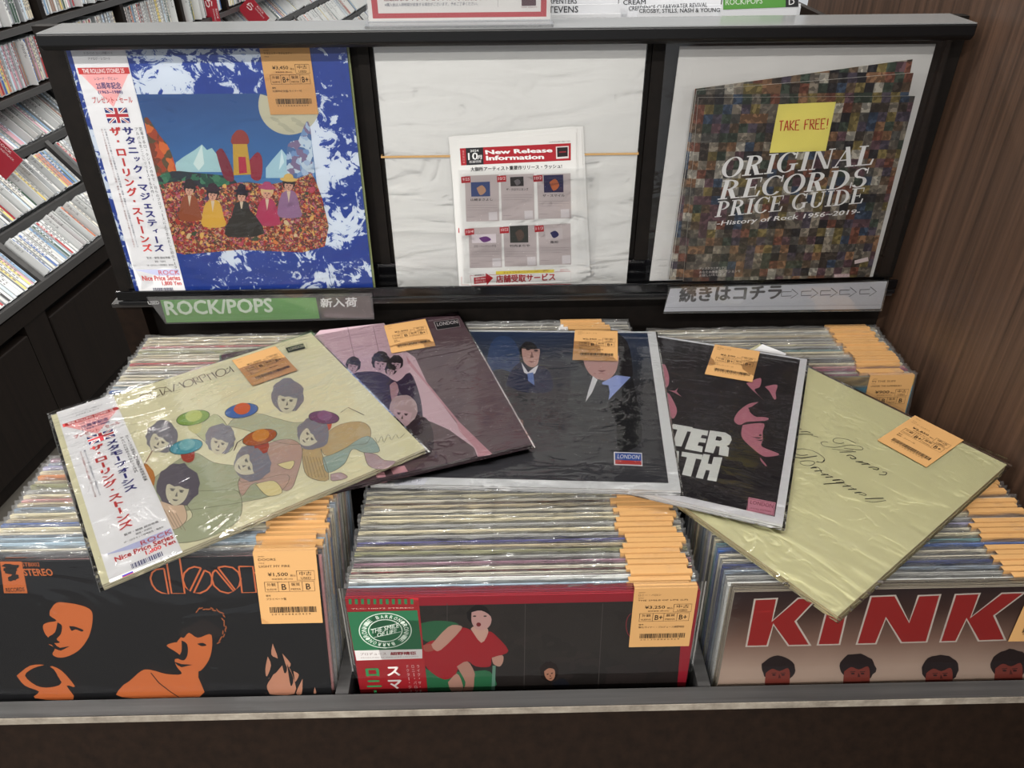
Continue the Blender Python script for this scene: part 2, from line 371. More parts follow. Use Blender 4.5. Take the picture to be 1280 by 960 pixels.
PAL = dict(red='a8323a', cream='cfc6a8', pink='c98d8d', grey='9b9b98', white='d9dbd8', lightblue='9fb6c6', blue='3a5c9c', mauve='8c6678', violet='4c4a86', beige='b5a78a',
           dark='3a3a3e', black='1d1c20', orange='c07a45', teal='5f8d92', magenta='8f2f5c', bluegrey='7c8a9a', navy='27346a', olive='8a8a66', brown='7a5a44', lavender='9a98b8')
WORD = dict(lightblue='pale blue', bluegrey='blue-grey', navy='navy blue', dark='charcoal')
CM = {k: cover_mesh(v, v, 'bdb8ac' if i % 2 else '8f8a80') for i, (k, v) in enumerate(PAL.items())}
CME = {k: cover_mesh(v, 'c9c3b2', '6d675f') for k, v in PAL.items()}
def batch(col, where, cx, ys, zt, lean, colours, ref, tagpos, drift=None):
    n = 0; y, yend = ys; rnd = random.Random(where)
    pitch = .0066
    while y < yend:
        n += 1; c = colours[(n-1) % len(colours)] if n <= len(colours) else rnd.choice(colours)
        x = cx+(drift(y) if drift else 0)+rnd.uniform(-.0012, .0012)
        z = (zt(y) if callable(zt) else zt)+rnd.uniform(-.0016, .0004)
        w = WORD.get(c, c)
        r, cv = lp(MX(x, y, z, lean+rnd.uniform(-.05, .05)), f'{w} edged record in clear sleeve, {ordinal(n)} behind {ref}', (CME if rnd.random() < .25 else CM)[c],
               SLV[rnd.randrange(6)], tagx=tagpos+rnd.uniform(-.006, .003), tagz=LS/2+.0048, group='records filed in the '+where, tagged=rnd.random() < .93)
        if c in ('violet', 'lightblue', 'beige', 'dark', 'bluegrey') and rnd.random() < .6:      # lettering and pictures crossing the top edge
            m_ = MB(); q = MB()
            xx = -.15+rnd.random()*.05
            while xx < .12:
                wd = rnd.uniform(.004, .03); m_.add([(xx, -.00178, .1455), (xx+wd, -.00178, .1455), (xx+wd, -.00178, .1562), (xx, -.00178, .1562)], [(0, 1, 2, 3)], mat(rnd.choice(['40404a', 'c8c0a8', '6d7f96', 'a88', '2e3e6e'][:3]), .6)); xx += wd+rnd.uniform(.004, .03)
            m_.build('cover_print', cv)
        y += pitch+rnd.uniform(-.0003, .0009)
    return n
# --- behind each front record
batch('L', 'left front bin', -.3270, (.4875, .640), -.5235, 17.5, 'pink black grey lightblue lightblue bluegrey cream blue beige cream bluegrey beige pink cream grey olive beige orange cream lavender bluegrey mauve pink cream'.split(), 'the black and orange front record', .128)
batch('M', 'middle front bin', .0145, (.4560, .600), -.5385, 4.5, 'blue lightblue white pink red mauve grey olive beige violet grey cream grey cream cream grey beige brown cream grey dark blue dark orange beige grey'.split(), 'the red front record', .125)
batch('R', 'right front bin', .3585, (.4520, .612), -.5395, 5, 'beige white grey bluegrey navy white grey blue teal cream dark lavender grey cream bluegrey white grey beige orange cream grey'.split(), 'the front record with large red capitals', .126)
batch('L', 'left rear bin', -.3270, (.745, .905), -.5345, 8, 'dark grey white white blue white lightblue white cream cream grey beige cream red cream beige cream olive cream red cream beige'.split(), 'the gap in the left column', .122)
batch('M', 'middle rear bin', .0145, (.735, .86), -.541, 7, 'grey white cream beige grey dark'.split(), 'the gap in the middle column', .122)
batch('M', 'middle rear bin near the rack', .0145, (.882, .904), -.5235, 7, 'cream dark grey grey'.split(), 'the gap next to the rack', .100)
batch('R', 'right rear bin', .3585, (.787, .905), -.538, 7, 'magenta bluegrey magenta pink cream dark grey beige cream teal grey cream lavender grey beige cream white beige cream'.split(), 'the blue record of the right rear bin', .122)
for (x0, x1, yy, nm) in ((-.495, -.166, .705, 0), (-.150, .179, .700, 0), (.195, .53, .735, 0)):
    m = MB(); slab(m, x0, x1, (yy, h-.60), (yy-.045, h-.935), .008, W_DARK); fpart('cross_divider', m)

# ================================================================ CD CABINET (left, behind)
CA = R(6.7); cd_d = Vector((math.sin(CA), math.cos(CA), 0)); cd_n = Vector((math.cos(CA), -math.sin(CA), 0))
CM0 = Matrix(((cd_n.x, cd_d.x, 0, -1.4), (cd_n.y, cd_d.y, 0, 2.3), (0, 0, 1, H), (0, 0, 0, 1)))     # local x = outwards, y = along, z = up from eye level
S0, S1 = -1.05, 4.15
cab = thing('disc_cabinet', CM0, 'long dark brown CD cabinet with sloping trays, far left behind the record bins', 'cabinet')
LIFT = T(0, 0, 0)
def cpart(nm, mb, **k): return mb.build(nm, cab, **k)
m = MB(); m.box((-.38, S0, -H), (-.36, S1, .35), M_CAB); cpart('back_panel', m)
for z in (.11, -.055, -.222, -.388, -.553):
    m = MB(); m.box((-.36, S0, z-.016), (0, S1, z), M_CAB); m.box((0, S0, z-.018), (.004, S1, z+.001), M_GREY); cpart('shelf', m)
TIER = [(-.105, -.578), (0, -.69), (.10, -.818), (.20, -.933)]
for k in range(3):
    (xa_, za), (xb_, zb_) = TIER[k], TIER[k+1]
    m = MB(); m.box((xb_-.005, S0, zb_-.022), (xb_+.006, S1, zb_), M_GREY); cpart('tray_edge', m)
    m = MB(); dx, dz = xb_-xa_, zb_-za; nx, nz = -dz, dx; L_ = math.hypot(nx, nz); nx, nz = -nx/L_*.148, -nz/L_*.148     # tray floor, well below the discs
    p = [(xa_+nx-.0, za+nz), (xb_+nx, zb_+nz)]
    m.add([(p[0][0], S0, p[0][1]), (p[1][0], S0, p[1][1]), (p[1][0], S1, p[1][1]), (p[0][0], S1, p[0][1])], [(0, 1, 2, 3), ], M_CAB); cpart('tray_floor', m)
def uplate(s, lo, hi, mt, nm, th=.012):
    m = MB(); (xa_, za), (xb_, zb_) = lo, hi
    dx, dz = xb_-xa_, zb_-za; nx, nz = dz, -dx; L_ = math.hypot(nx, nz); nx, nz = nx/L_*.12, nz/L_*.12
    v = []
    for q in (s-th/2, s+th/2): v += [(xa_, q, za), (xb_, q, zb_), (xb_+nx, q, zb_+nz), (xa_+nx, q, za+nz)]
    m.add(v, [(0, 1, 2, 3), (7, 6, 5, 4), (0, 4, 5, 1), (1, 5, 6, 2), (2, 6, 7, 3), (3, 7, 4, 0)], mt); cpart(nm, m)
BAY = [[-.62+.455*i for i in range(11)], [-.875+.455*i for i in range(12)]]
for k in range(3):
    for s_ in BAY[0 if k == 0 else 1]:
        if S0 < s_ < S1: uplate(s_+(.03 if k else 0), TIER[k], TIER[k+1], M_GREY, 'tray_divider', .018)
for i in range(12):
    s_ = -.61+.43*i
    if s_ < S1:
        m = MB(); m.box((-.36, s_-.011, -.553), (.002, s_+.011, .34), M_CAB); cpart('upright', m)
for s_ in (S0-.02, S1):
    m = MB(); pts = [(-.38, .35), (.0, .35), (.0, -.69), (.1, -.82), (.206, -.93), (.206, -H), (-.38, -H)]
    m.add([(x, s_, z) for x, z in pts]+[(x, s_+.02, z) for x, z in pts], [tuple(range(7)), tuple(reversed(range(7, 14)))]+[(i, (i+1) % 7, (i+1) % 7+7, i+7) for i in range(7)], M_CAB); cpart('end_panel', m)
m = MB(); m.box((.182, S0, -1.005), (.200, S1, -.963), M_CAB); cpart('apron', m)
m = MB(); m.box((.13, S0, -H), (.15, S1, -1.0), mat('070606', .8)); cpart('drawer_recess', m)
for i in range(7):
    a = -1.33+.86*i
    m = MB(); m.box((.15, a-.045, -H), (.196, a+.045, -1.0), M_CAB); cpart('pillar', m)
    m = MB(); m.box((.17, a+.049, -H+.05), (.199, a+.811, -1.032), M_CAB); cpart('drawer', m, bevel=.003)
m = MB(); m.box((.15, S0, -H), (.18, S1, -H+.048), M_CAB); cpart('plinth', m)

# ---- discs
IM = None
R3 = Matrix(((rt.x, rt.y, rt.z), (up.x, up.y, up.z), (fw.x, fw.y, fw.z)))
def to_px(p): q = R3 @ (p-EYE); return 640+F*q.x/q.z, 480-F*q.y/q.z
def in_view(p):
    x, y = to_px(p)
    if y < -25 or x < -25: return False
    if x > 470: return False
    edge = 46+max(0, y-30)*.31
    return y < 34 or x < edge+22
CDC = ['e8e8e6', 'd9d9d6', 'efefec', 'c9cfd6', 'b23c40', 'd98a6c', 'e8d27a', '4f6fae', 'cfe0ee', '3f5a4c', '2c2c30', 'e6dcc4', '9a7a6a', 'd7a0b0', 'f0f0ee', 'c0c0bc', '7fa3c6', 'e9e4d6', 'f2f2f0', 'dcdcdc']
CNAME = ['white', 'off-white', 'bright white', 'silver-grey', 'red', 'salmon', 'yellow', 'blue', 'pale blue', 'dark green', 'black', 'cream', 'brown', 'pink', 'plain white', 'light grey', 'sky blue', 'ivory', 'snow white', 'pearl grey']
def cd_mesh(i):
    """jewel case standing on its long side: spine up (+z), clear shell, printed spine card"""
    m = MB(); c = mat(CDC[i], .3); k = mat('b9bdc0', .15)
    L_, W_, D_ = .062, .0048, .138
    m.box((-L_, -W_, -D_), (L_, W_, -.0006), k); m.box((-L_+.003, -W_*.72, -.0006), (L_-.003, W_*.72, 0), c)
    ink = mat('77777f' if i not in (7, 9, 10, 4) else 'd6d6d6', .6); rnd = random.Random(i)
    x = -L_+.012
    for j in range(5+i % 4):
        wd = rnd.uniform(.004, .011); m.add([(x, -W_*.35, .0002), (x+wd, -W_*.35, .0002), (x+wd, W_*.4, .0002), (x, W_*.4, .0002)], [(0, 1, 2, 3)], ink); x += wd+rnd.uniform(.002, .006)
    return m.mesh('cd_case')
CDM = [cd_mesh(i) for i in range(len(CDC))]
def card_mesh(t):
    P = Print(Matrix.Rotation(R(90), 4, 'Z'), -.0005, px=False); m = MB()
    m.box((-.0605, -.0012, -.08), (.0605, .0012, .018), mat('dadcdc', .35))
    o = m; Q = Print(Matrix.Identity(4), -.0014, px=False); Q.tx(t, -.055, .006, .04, .008, '22242a', bold=.01)
    off = len(o.v); o.v += Q.mb.v; kk = o.mi(Q.mb.mats[0]) if Q.mb.mats else 0
    for f in Q.mb.f: o.f.append([off+i for i in f]); o.m.append(kk)
    return o.mesh('name_card')
CARD = [card_mesh(t) for t in ('ストーンズ', 'ビートルズ', 'ハードロック', 'ブルース', 'プログレ')]
def red_card():
    m = MB(); m.box((-.06, -.0012, -.06), (.06, .0012, .03), mat('a32a38', .4)); Q = Print(Matrix.Identity(4), -.0014, px=False)
    Q.tx('ROCK', -.01, .018, .04, .008, 'e8d8d8', bold=.01); Q.tx('ら', -.045, -.02, .03, .03, 'f0e4e4', bold=.02); Q.tx('SOUNDTRACK', -.01, .006, .055, .006, 'e8d8d8')
    off = len(m.v); m.v += Q.mb.v; kk = m.mi(Q.mb.mats[0])
    for f in Q.mb.f: m.f.append([off+i for i in f]); m.m.append(kk)
    return m.mesh('index_card')
REDC = red_card()
def slope_frame(k, s):       # local x down the slope, y along, z = face normal
    (xa_, za), (xb_, zb_) = TIER[k], TIER[k+1]; dx, dz = xb_-xa_, zb_-za; L_ = math.hypot(dx, dz); dx, dz = dx/L_, dz/L_
    cx, cz_ = (xa_+xb_)/2, (za+zb_)/2
    return Matrix(((dx, 0, -dz, cx+dx*.008), (0, 1, 0, s), (dz, 0, dx, cz_+dz*.008), (0, 0, 0, 1))), L_
def upright_frame(z, s):     # spine outwards (+x), long side vertical
    return Matrix(((0, 0, 1, -.016), (0, 1, 0, s), (-1, 0, 0, z+.0675), (0, 0, 0, 1)))
TN = ['upper sloping tray', 'middle sloping tray', 'lowest sloping tray']
rnd = random.Random(5); ncd = 0; pend = []; hid = []
def put_row(where, fr, bays, k):
    global ncd
    for b in range(len(bays)-1):
        a, e = bays[b]+.022, bays[b+1]-.016; s_ = a; n_ = 0; tilt = rnd.uniform(-3, 3); run = 0
        while s_ < e-.006:
            M = CM0 @ fr(s_); p = M.translation; r_ = rnd.random(); n_ += 1
            if k >= 0 and r_ < (.2 if b % 2 else .07):
                if in_view(p): pend.append(('card', M @ Matrix.Rotation(R(-8), 4, 'X'), where, n_, b, None))
                s_ += .010
            elif k < 0 and r_ < .06:
                if in_view(p): pend.append(('card', M @ T(0, 0, .006), where, n_, b, None))
                s_ += .006
            elif r_ > .93: s_ += rnd.uniform(.004, .012); continue
            else:
                i = rnd.randrange(len(CDC))
                (pend if in_view(p) else hid).append(('cd', M @ T(rnd.uniform(-.0015, .0015), 0, rnd.uniform(-.004, .002)), where, n_, b, i))
                s_ += .0102
for k in range(3): put_row(TN[k], lambda s_, k=k: slope_frame(k, s_)[0], [b+(.03 if k else 0) for b in BAY[0 if k == 0 else 1]], k)
for zz, nm in ((-.553, 'shelf just above the trays'), (-.388, 'second shelf above the trays'), (-.222, 'third shelf above the trays'), (-.055, 'topmost shelf')):
    put_row(nm, lambda s_, zz=zz: upright_frame(zz, s_), [-.61+.43*i for i in range(12)], -1)
pend.sort(key=lambda q: (q[1].translation-EYE).length)
far_mb = MB()
cdn = 0
BN = ['nearest bay', 'second bay', 'third bay', 'fourth bay', 'fifth bay', 'sixth bay', 'seventh bay', 'eighth bay', 'ninth bay', 'tenth bay', 'eleventh bay', 'farthest bay']
for kind, M, where, n_, b, i in pend+[q for q in hid if q[1].translation.y < 5.2 and (q[1].translation-EYE).length < 6]:
    if kind == 'card':
        o = link('name_card', CARD[(n_+b) % 5]); o.matrix_world = M
        tag(o, f'pale name card, {ordinal(n_)} place in {BN[b]} of the {where}', 'divider card', 'name cards between the CDs')
    elif cdn < min(300, sum(q[0] == 'cd' for q in pend)):
        cdn += 1; o = link('compact_disc', CDM[i]); o.matrix_world = M
        tag(o, f'{CNAME[i]} spined CD, {ordinal(n_)} place in {BN[b]} of the {where}', 'CD', 'CDs filed in the left cabinet')
    else:
        me = CDM[i]; off = len(far_mb.v); far_mb.v += [tuple(M @ v.co) for v in me.vertices]
        ks = [far_mb.mi(q) for q in me.materials]
        for p in me.polygons: far_mb.f.append([off+j for j in p.vertices]); far_mb.m.append(ks[p.material_index])
if far_mb.v: tag(far_mb.build('distant_compact_discs'), 'further rows of CDs filling the rest of the long CD cabinet', 'CD', kind='stuff')
print('CDs', cdn, 'pend', len(pend))
for (x, y, off_, g, lab) in ((-16, 186, .06, -20, 'red index card with white writing hanging over the CD trays at the far left edge'), (262, 14, .0, -5, 'red index card standing upright among the CDs, left of the sloping trays'), (312, 14, .05, -20, 'red index card lying slanted among the CDs on the sloping tray')):
    o_ = (CM0.inverted() @ EYE); d_ = CM0.inverted().to_3x3() @ ray(x, y); q = o_+d_*((off_-o_.x)/d_.x)
    if off_: M = CM0 @ T(q.x+.03, q.y, q.z) @ slope_frame(1, 0)[0].to_3x3().to_4x4()
    else: M = CM0 @ T(q.x+.01, q.y, q.z) @ Matrix(((0, 0, 1, 0), (0, 1, 0, 0), (-1, 0, 0, 0), (0, 0, 0, 1)))
    o = link('index_card', REDC); o.matrix_world = M; tag(o, lab, 'index card', 'red index cards')

# ================================================================ ARTWORK HELPERS
def wob(cx, cy, rx, ry, rot=0, amp=.08, n=22, seed=0):
    rn = random.Random(seed*31+int(cx*7+cy*13)); c, s_ = math.cos(R(rot)), math.sin(R(rot)); o = []
    for i in range(n):
        a = 2*math.pi*i/n; k = 1+rn.uniform(-amp, amp); x, y = rx*math.cos(a)*k, ry*math.sin(a)*k; o.append((cx+x*c-y*s_, cy+x*s_+y*c))
    return o
def head(P, cx, cy, s, rot=0, hair='2a2024', skin='c9a090', dark='4a3030', L=3, fringe=True, turn=0, amp=.09, hs=1.0):
    """simple anonymous portrait: mop of hair, face, brows, eyes, nose, mouth; s = face half height in px"""
    c, s_ = math.cos(R(rot)), math.sin(R(rot))
    def q(x, y): return (cx+(x*c-y*s_)*s, cy+(x*s_+y*c)*s)
    P.poly(wob(*q(0, -.25), s*1.05*hs, s*1.08*hs, rot, amp, 26, 3), hair, L)
    P.blob([q(-.62+turn*.2, -.35), q(-.66+turn*.2, .2), q(-.45+turn*.2, .72), q(turn*.25, 1.0), q(.45+turn*.2, .72), q(.66+turn*.2, .2), q(.62+turn*.2, -.35), q(0, -.6)], skin, L+1, 3)
    if fringe: P.blob([q(-.8, -.9), q(-.78, -.15), q(-.5, -.22), q(-.2, -.12), q(.1, -.2), q(.45, -.1), q(.78, -.2), q(.85, -.8), q(0, -1.2)], hair, L+2, 2)
    for sx in (-1, 1):
        e = (.27*sx+turn*.28, .12); P.poly([q(e[0]-.14, e[1]-.1), q(e[0]+.14, e[1]-.12), q(e[0]+.15, e[1]-.06), q(e[0]-.15, e[1]-.04)], dark, L+3)
        P.poly(ell(*q(*e), s*.11, s*.055, rot=rot, n=10), dark, L+3)
    P.poly([q(.02+turn*.3, .15), q(.1+turn*.36, .45), q(-.06+turn*.3, .46)], dark, L+3)
    P.poly([q(-.2+turn*.25, .64), q(.2+turn*.28, .62), q(.06+turn*.28, .73), q(-.08+turn*.25, .73)], dark, L+3)
    P.poly([q(.4+turn*.3, -.1), q(.66+turn*.2, -.1), q(.62+turn*.2, .3), q(.42+turn*.2, .7), q(.3+turn*.2, .6)], dark, L+2) if turn < 0 else None
# single-line capitals for hand lettering; unit box, y up
SL = {'A': [[(0,0),(.45,1),(.55,1),(1,0)],[(.2,.38),(.8,.38)]], 'B': [[(0,0),(0,1),(.7,.95),(.75,.6),(0,.52),(.85,.45),(.85,.08),(0,0)]], 'C': [[(1,.85),(.5,1),(0,.5),(.5,0),(1,.15)]], 'E': [[(.9,1),(0,1),(0,0),(.95,0)],[(0,.52),(.7,.54)]],
      'F': [[(.95,1),(.05,.97),(0,0)],[(0,.52),(.7,.56)]], 'H': [[(0,0),(0,1)],[(1,0),(1,1)],[(0,.5),(1,.5)]], 'I': [[(.5,0),(.5,1)]], 'K': [[(.05,0),(0,1)],[(.9,1),(.05,.45),(1,0)]], 'L': [[(0,1),(0,0),(.8,0)]],
      'M': [[(0,0),(.12,1),(.5,.35),(.88,1),(1,0)]], 'N': [[(0,0),(0,1),(1,0),(1,1)]], 'O': [ell(.5,.5,.5,.5,n=16)+[(1,.5)]], 'P': [[(0,0),(0,1),(.8,.95),(.85,.55),(0,.5)]], 'R': [[(0,0),(0,1),(.8,.95),(.8,.58),(0,.5)],[(.3,.5),(1,0)]],
      'S': [[(.95,.88),(.5,1),(.05,.75),(.5,.52),(.95,.28),(.5,0),(.0,.14)]], 'T': [[(0,.97),(1,1)],[(.5,1),(.5,0)]], '!': [[(.6,1),(.4,.3)],[(.37,.1),(.37,.02)]], ' ': []}
def hand(P, t, p0, p1, p2, wd, c, L=3, gap=.35, sm=False):
    a, b, d = Vector(p0), Vector(p1), Vector(p2); wts = [(.35 if ch in 'I!' else .55 if ch == ' ' else 1) for ch in t]; tot = sum(wts)+gap*(len(t)-1); x = 0
    for ch, w_ in zip(t, wts):
        for st in SL[ch]:
            pts = [tuple(a+(b-a)*((x+px_*w_)/tot)+(d-a)*py_) for px_, py_ in st]
            P.line(smooth_line(pts, 4) if (sm and len(pts) > 4) else pts, wd, c, L)
        x += w_+gap
# slab-and-hairline serif capitals
def serif_polys(ch):
    Tk, t, sf = .17, .055, .10; o = []
    def stem(x, w_=Tk, y0=0, y1=1, s0=True, s1=True):
        o.append([(x, y0), (x+w_, y0), (x+w_, y1), (x, y1)])
        if s0: o.append([(x-sf, y0), (x+w_+sf, y0), (x+w_+sf, y0+t), (x-sf, y0+t)])
        if s1: o.append([(x-sf, y1-t), (x+w_+sf, y1-t), (x+w_+sf, y1), (x-sf, y1)])
    def ring(cx, cy, rx, ry, a0, a1, T_=Tk, t_=.05, n=18):
        A = [(cx+rx*math.cos(R(a0+(a1-a0)*i/n)), cy+ry*math.sin(R(a0+(a1-a0)*i/n))) for i in range(n+1)]
        B = [(cx+(rx-T_)*math.cos(R(a0+(a1-a0)*i/n)), cy+(ry-t_)*math.sin(R(a0+(a1-a0)*i/n))) for i in range(n+1)]
        for i in range(n): o.append([A[i], A[i+1], B[i+1], B[i]])
    def diag(x0, y0, x1, y1, w_): o.append([(x0, y0), (x0+w_, y0), (x1+w_, y1), (x1, y1)])
    W = .8
    if ch == 'O': ring(.42, .5, .42, .52, 0, 360, n=30); W = .84
    elif ch in 'CG':
        ring(.42, .5, .42, .52, 45, 318, n=26); o.append([(.68, .66), (.74, .66), (.74, 1), (.68, 1)]); W = .78
        if ch == 'G': stem(.6, .15, .08, .42, False, True); W = .88
    elif ch == 'R': stem(.1); ring(.3, .74, .36, .26, -90, 90, .16); diag(.52, 0, .3, .5, .19); o.append([(.5, 0), (.86, 0), (.86, t), (.5, t)]); o.append([(.25, .48), (.32, .48), (.32, .53), (.25, .53)]); W = .84
    elif ch == 'P': stem(.1); ring(.28, .72, .38, .28, -90, 90, .16); W = .70
    elif ch == 'D': stem(.1); ring(.28, .5, .52, .5, -90, 90, .17); W = .84
    elif ch == 'I': stem(.1); W = .38
    elif ch == 'N': stem(.1, .06, s0=True, s1=False); stem(.72, .06, s0=False); diag(.62, 0, .08, 1, .17); o.append([(0, .945), (.2, .945), (.2, 1), (0, 1)]); W = .9
    elif ch == 'A': diag(.06, 0, .40, 1, .055); diag(.58, 0, .32, 1.02, .18); o.append([(.2, .33), (.65, .33), (.65, .385), (.2, .385)]); o.append([(0, 0), (.25, 0), (.25, t), (0, t)]); o.append([(.5, 0), (.86, 0), (.86, t), (.5, t)]); W = .84
    elif ch in 'LE':
        stem(.1); o.append([(.2, 0), (.68, 0), (.72, .3), (.66, .3), (.60, t), (.2, t)]); W = .72
        if ch == 'E': o.append([(.2, 1-t), (.64, 1-t), (.64, 1), (.2, 1)]); o.append([(.62, .74), (.66, .74), (.66, 1), (.62, 1)]); o.append([(.2, .48), (.5, .48), (.5, .53), (.2, .53)]); o.append([(.48, .38), (.52, .38), (.52, .63), (.48, .63)])
    elif ch == 'S': ring(.33, .74, .27, .27, 30, 250, .13); ring(.33, .27, .30, .28, -150, 80, .15); diag(.2, .56, .08, .62, .2) if 0 else None; o.append([(.12, .62), (.25, .50), (.5, .44), (.58, .36), (.42, .52), (.28, .60)]); o.append([(.54, .7), (.58, .7), (.58, 1), (.54, 1)]); o.append([(.02, 0), (.06, 0), (.06, .3), (.02, .3)]); W = .66
    elif ch == 'U': stem(.1, Tk, .3, 1, False, True); stem(.66, .06, .3, 1, False, True); ring(.41, .32, .31, .32, 180, 360, .16); W = .86
    elif ch == ' ': W = .38
    return o, W
def serif(P, t, p0, p1, p2, c, L=3):
    a, b, d = Vector(p0), Vector(p1), Vector(p2); G = [serif_polys(ch) for ch in t]; tot = sum(w_+.05 for _, w_ in G); x = 0
    for polys, w_ in G:
        for pl in polys: P.poly([tuple(a+(b-a)*((x+u)/tot)+(d-a)*v) for u, v in pl], c, L)
        x += w_+.05
def jack(P, x0, y0, w_, h_, L=5):      # union flag in local metres, lower-left corner
    b, r_, wt = '27307a', 'b8323c', 'ececec'
    P.raw([(x0, y0), (x0+w_, y0), (x0+w_, y0+h_), (x0, y0+h_)], b, L)
    def bar(a, c_, wd, col, l):
        a, c_ = Vector(a), Vector(c_); d = (c_-a).normalized(); n_ = Vector((-d.y, d.x))*wd/2; P.raw([tuple(a+n_), tuple(c_+n_), tuple(c_-n_), tuple(a-n_)], col, l)
    k = h_*.1; 
    for (a, c_) in (((x0+k, y0), (x0+w_-k, y0+h_)), ((x0+k, y0+h_), (x0+w_-k, y0))): bar(a, c_, h_*.17, wt, L+1); bar(a, c_, h_*.06, r_, L+2)
    bar((x0, y0+h_/2), (x0+w_, y0+h_/2), h_*.36, wt, L+3); bar((x0+w_/2, y0), (x0+w_/2, y0+h_), h_*.36, wt, L+3)
    bar((x0, y0+h_/2), (x0+w_, y0+h_/2), h_*.22, r_, L+4); bar((x0+w_/2, y0), (x0+w_/2, y0+h_), h_*.22, r_, L+4)
def obi(cover, t, x0, title, tlen, y0, colR, colL, wd=.061):
    """printed paper band wrapped round the left side of the cover"""
    m = MB(); a = LS/2; m.box((x0, y0-.0003, -a), (x0+wd, y0, a), mat('e4e4e6', .5)); ob = m.build('paper_band', cover)
    P = Print(Matrix.Identity(4), y0-.00035, px=False)
    def X(u): return x0+u*.001
    def Z(v): return a-v*.001
    red, navy, pk = 'c23a3a', '2c2c78', 'eeb4b4'
    P.tx('ザ・ローリング・ストーンズ名盤シリーズ', X(14), Z(17), .032, .0025, '66666e'); P.tx('アナログ・レコード', X(17), Z(23), .025, .003, '55555e')
    P.raw([(X(2), Z(38)), (X(60), Z(38)), (X(60), Z(31)), (X(2), Z(31))], red, 1); P.tx('THE ROLLING STONES 25', X(7), Z(36.8), .047, .0046, 'f0dede', 2, bold=.03)
    P.raw([(X(4), Z(38)), (X(31), Z(74)), (X(58), Z(38))], pk, 1)
    P.tx('レコード・デビュー', X(18), Z(44.5), .027, .0036, '3a3a66', 3); P.tx('25周年記念', X(18), Z(54), .028, .0072, navy, 3, bold=.02); P.tx('(1963~1988)', X(18), Z(60), .028, .0042, navy, 3, bold=.02)
    P.tx('プレゼント・セール', X(9), Z(69.5), .046, .0070, red, 3, bold=.01)
    jack(P, X(20), Z(92), .026, .017)
    P.vtext('ザ・ローリング・ストーンズ', (X(19), Z(96)), (X(19), Z(254)), (.0135, 0), red, 4, bold=.045)
    P.vtext(title, (X(34), Z(96)), (X(34), Z(96+tlen)), (.0135, 0), navy, 4, bold=.045)
    P.vtext(colR[0], (X(54), Z(97)), (X(54), Z(97+5.0*len(colR[0]))), (.0042, 0), '33333c', 3); P.vtext(colR[1], (X(49), Z(97)), (X(49), Z(97+5.0*len(colR[1]))), (.0040, 0), '33333c', 3)
    P.vtext(colL, (X(9), Z(98)), (X(9), Z(98+3.1*len(colL))), (.0024, 0), '8a4444', 3); P.vtext(colL[::-1], (X(13), Z(98)), (X(13), Z(98+3.1*len(colL))), (.0024, 0), '444a66', 3)
    P.tx('監修・解説 越谷政義', X(22), Z(262.5), .030, .0032, '44444c', 3); P.tx('解説・対訳付', X(31), Z(267.5), .014, .0028, '44444c', 3); P.tx('LP・CDカセット同時発売・発売中', X(20), Z(272.5), .034, .0028, '44444c', 3)
    P.raw([(X(2), Z(277)), (X(59), Z(277)), (X(59), Z(286)), (X(30), Z(286))], 'bcc0de', 1)
    P.tx('ROCK', X(32), Z(284.6), .027, .0062, red, 3, bold=.0); P.tx('Nice Price Series', X(9), Z(292.5), .049, .0068, red, 3, bold=.03); P.tx('1,800 Yen', X(33), Z(300.3), .025, .0064, red, 3, bold=.03)
    rn = random.Random(3); x = 19.0
    while x < 45: q = rn.choice((.4, .4, .8, 1.2)); P.raw([(X(x), Z(309.5)), (X(x+q), Z(309.5)), (X(x+q), Z(303)), (X(x), Z(303))], '3a3a58', 2); x += q+rn.choice((.4, .7))
    P.raw([(X(10), Z(314.5)), (X(19), Z(314.5)), (X(19), Z(312.5)), (X(10), Z(312.5))], '34349a', 2); P.raw([(X(10), Z(315.2)), (X(19), Z(315.2)), (X(19), Z(314.5)), (X(10), Z(314.5))], red, 2)
    P.tx('ロンドンレコード・キング', X(20), Z(314.9), .036, .0026, '33333a', 2)
    P.build('band_print', ob); return ob
def speckle(name, cols, scale, detail=0, dist=0):
    m = bpy.data.materials.new(name); t_, n, l = nt(m); b = n['Principled BSDF']; tc = n.new('ShaderNodeTexCoord')
    nz = node(n, 'ShaderNodeTexNoise', Scale=scale*.6, Detail=2.0); mx = n.new('ShaderNodeVectorMath'); mx.operation = 'MULTIPLY_ADD'; mx.inputs[1].default_value = (dist,)*3
    vo = node(n, 'ShaderNodeTexVoronoi', Scale=scale); l.new(tc.outputs['Object'], nz.inputs['Vector']); l.new(nz.outputs['Color'], mx.inputs[0]); l.new(tc.outputs['Object'], mx.inputs[2])
    l.new(mx.outputs[0], vo.inputs['Vector']); sp = n.new('ShaderNodeSeparateColor'); l.new(vo.outputs['Color'], sp.inputs[0])
    k = len(cols); rp = ramp(n, [(i/k, c) for i, c in enumerate(cols)], 'CONSTANT'); l.new(sp.outputs[0], rp.inputs[0]); l.new(rp.outputs[0], b.inputs['Base Color']); b.inputs['Roughness'].default_value = .5
    return m
